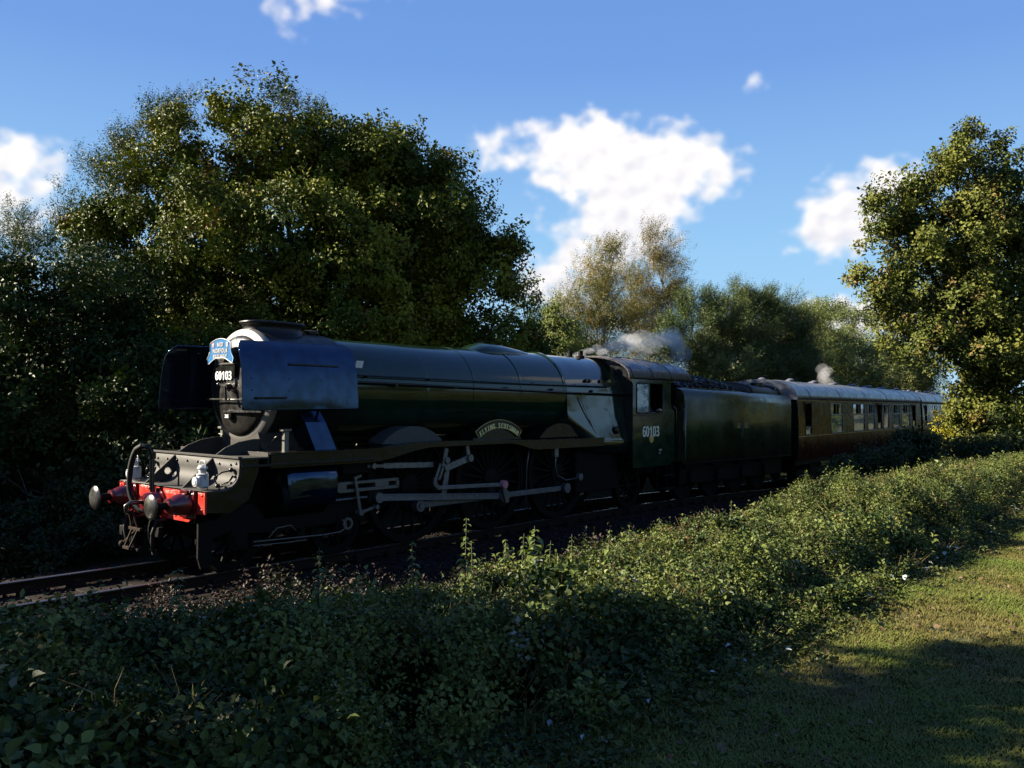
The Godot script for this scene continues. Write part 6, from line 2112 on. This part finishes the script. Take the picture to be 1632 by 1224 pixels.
# the surface of capsules joined softly: each bone is [from, to, radius, radius]
func skin(bones: Array, cell: float, k: float) -> ArrayMesh:
	var lo := Vector3.INF
	var hi := -Vector3.INF
	for q in bones:
		for e in 2:
			lo = lo.min(q[e] - Vector3.ONE * (q[2 + e] + cell * 2))
			hi = hi.max(q[e] + Vector3.ONE * (q[2 + e] + cell * 2))
	var n := Vector3i(((hi - lo) / cell).ceil()) + Vector3i.ONE
	var val := PackedFloat32Array()
	val.resize(n.x * n.y * n.z)
	val.fill(0.3)
	for q in bones:
		var m: float = maxf(q[2], q[3]) + cell * 3 + k
		var a := Vector3i(((q[0].min(q[1]) - Vector3.ONE * m - lo) / cell).floor()).clamp(Vector3i.ZERO, n - Vector3i.ONE)
		var z := Vector3i(((q[0].max(q[1]) + Vector3.ONE * m - lo) / cell).ceil()).clamp(Vector3i.ZERO, n - Vector3i.ONE)
		var ab: Vector3 = q[1] - q[0]
		var ll: float = maxf(ab.length_squared(), 1e-9)
		for x in range(a.x, z.x + 1):
			for y in range(a.y, z.y + 1):
				for w in range(a.z, z.z + 1):
					var p := lo + Vector3(x, y, w) * cell
					var t := clampf((p - q[0]).dot(ab) / ll, 0, 1)
					var d: float = p.distance_to(q[0] + ab * t) - lerpf(q[2], q[3], t)
					var at := (x * n.y + y) * n.z + w
					var h := clampf(0.5 + 0.5 * (val[at] - d) / k, 0, 1)
					val[at] = lerpf(val[at], d, h) - k * h * (1 - h)
	var st := SurfaceTool.new()
	st.begin(Mesh.PRIMITIVE_TRIANGLES)
	st.set_smooth_group(0)
	var vid := {}
	var verts := []
	for x in n.x - 1:
		for y in n.y - 1:
			for w in n.z - 1:
				var s := 0
				var acc := Vector3.ZERO
				var c := 0
				var v := []
				for q in 8:
					var f: float = val[((x + (q & 1)) * n.y + y + ((q >> 1) & 1)) * n.z + w + (q >> 2)]
					v.append(f)
					if f < 0: s += 1
				if s == 0 or s == 8: continue
				for e in [[0, 1], [2, 3], [4, 5], [6, 7], [0, 2], [1, 3], [4, 6], [5, 7], [0, 4], [1, 5], [2, 6], [3, 7]]:
					if (v[e[0]] < 0) != (v[e[1]] < 0):
						var t: float = v[e[0]] / (v[e[0]] - v[e[1]])
						var pa := Vector3(e[0] & 1, (e[0] >> 1) & 1, e[0] >> 2)
						var pb := Vector3(e[1] & 1, (e[1] >> 1) & 1, e[1] >> 2)
						acc += pa.lerp(pb, t)
						c += 1
				vid[Vector3i(x, y, w)] = verts.size()
				verts.append(lo + (Vector3(x, y, w) + acc / c) * cell)
	for key in vid:
		for ax in 3:
			var u := Vector3i.ZERO
			var w := Vector3i.ZERO
			var d := Vector3i.ZERO
			d[ax] = 1
			u[(ax + 1) % 3] = 1
			w[(ax + 2) % 3] = 1
			if not (vid.has(key - u) and vid.has(key - w) and vid.has(key - u - w)): continue
			var g: Vector3i = key
			var f0: float = val[(g.x * n.y + g.y) * n.z + g.z]
			var g1: Vector3i = key + d
			var f1: float = val[(g1.x * n.y + g1.y) * n.z + g1.z]
			if (f0 < 0) == (f1 < 0): continue
			var quad := [verts[vid[key - u - w]], verts[vid[key - w]], verts[vid[key]], verts[vid[key - u]]]
			if f0 >= 0: quad.reverse()
			for i in [0, 2, 1, 0, 3, 2]: st.add_vertex(quad[i])
	st.generate_normals()
	return st.commit()


func build_driver():
	# stands at the side window of the cab, left arm down, right hand on the sill behind the glass
	var o := Vector3(12.58, 1.12, 0.94)
	var t := thing("person", "engine driver in dark overalls and cap standing at the open cab window", "person", o)
	var bones := []
	for s in [-1.0, 1.0]:
		bones += [[Vector3(0.1 * s, 0.92, 0), Vector3(0.11 * s, 0.5, 0.02), 0.095, 0.065], [Vector3(0.11 * s, 0.5, 0.02), Vector3(0.11 * s, 0.09, -0.02), 0.062, 0.045], [Vector3(0.11 * s, 0.05, -0.04), Vector3(0.12 * s, 0.04, 0.16), 0.045, 0.036]]
	bones += [[Vector3(0, 0.95, 0), Vector3(0, 1.15, 0), 0.145, 0.14], [Vector3(0, 1.15, 0), Vector3(0, 1.36, 0.01), 0.145, 0.15], [Vector3(-0.16, 1.40, 0), Vector3(0.16, 1.40, 0), 0.085, 0.085], [Vector3(0, 1.4, 0), Vector3(0, 1.54, 0.02), 0.065, 0.058]]
	var hands := [Vector3(-0.27, 0.80, 0.05), Vector3(0.2, 1.26, 0.30)]
	var elbows := [Vector3(-0.26, 1.09, -0.03), Vector3(0.30, 1.18, 0.06)]
	for i in 2:
		var sx := -0.19 if i == 0 else 0.19
		bones += [[Vector3(sx, 1.38, 0), elbows[i], 0.062, 0.048], [elbows[i], hands[i], 0.046, 0.034]]
	put("body", skin(bones, 0.022, 0.05), M.overalls, t)
	var hd := [[Vector3(0, 1.66, 0.02), Vector3(0, 1.70, 0.0), 0.078, 0.088], [Vector3(0, 1.585, 0.055), Vector3(0, 1.60, 0.045), 0.042, 0.05], [Vector3(0, 1.66, 0.09), Vector3(0, 1.63, 0.112), 0.012, 0.017], [Vector3(-0.045, 1.688, 0.08), Vector3(0.045, 1.688, 0.08), 0.014, 0.014], [Vector3(-0.018, 1.598, 0.095), Vector3(0.018, 1.598, 0.095), 0.009, 0.009], [Vector3(0, 1.5, 0.02), Vector3(0, 1.6, 0.02), 0.054, 0.054]]
	for s in [-1.0, 1.0]: hd += [[Vector3(0.085 * s, 1.67, 0.0), Vector3(0.09 * s, 1.64, 0.0), 0.018, 0.012], [Vector3(0.045 * s, 1.64, 0.06), Vector3(0.05 * s, 1.63, 0.05), 0.03, 0.03]]
	put("head", skin(hd, 0.008, 0.018), M.face, t)
	var cap := MB.new()
	cap.lathe(Transform3D(Basis(), Vector3(0, 1.705, 0.0)), [Vector2(0.098, 0), Vector2(0.102, 0.03), Vector2(0.125, 0.055), Vector2(0.11, 0.075), Vector2(0, 0.085)], 20)
	cap.box(Transform3D(Basis(Vector3(1, 0, 0), 0.25), Vector3(0, 1.70, 0.11)), Vector3(0.14, 0.008, 0.07), 0.003)
	put("cap", cap, M.overalls, t)
	var eb := MB.new()
	for s in [-1.0, 1.0]: eb.ball(Vector3(0.033 * s, 1.668, 0.078), 0.011, 6)
	put("eyes", eb, M.rubber, t)
	for i in 2:
		var h: Vector3 = hands[i]
		var d: Vector3 = (h - elbows[i]).normalized()
		var sd := d.cross(Vector3(0, 0, 1) if i == 0 else Vector3(0, 1, 0)).normalized()
		var pn := d.cross(sd)
		var fb := [[h, h + d * 0.085, 0.03, 0.034]]
		for f in 4:
			var root := h + d * 0.09 + sd * (f - 1.5) * 0.02
			var ln: float = [0.068, 0.078, 0.073, 0.058][f]
			var k1 := root + (d * 0.9 + pn * 0.35).normalized() * ln * 0.5
			fb += [[root, k1, 0.0095, 0.009], [k1, k1 + (d * 0.5 + pn * 0.85).normalized() * ln * 0.55, 0.009, 0.007]]
		var th := h + d * 0.03 + sd * 0.03
		fb += [[th, th + (d * 0.6 + sd * 0.7).normalized() * 0.045, 0.013, 0.011], [th + (d * 0.6 + sd * 0.7).normalized() * 0.045, th + (d * 0.75 + sd * 0.55).normalized() * 0.075, 0.011, 0.009]]
		put("hand", skin(fb, 0.005, 0.008), M.face, t)
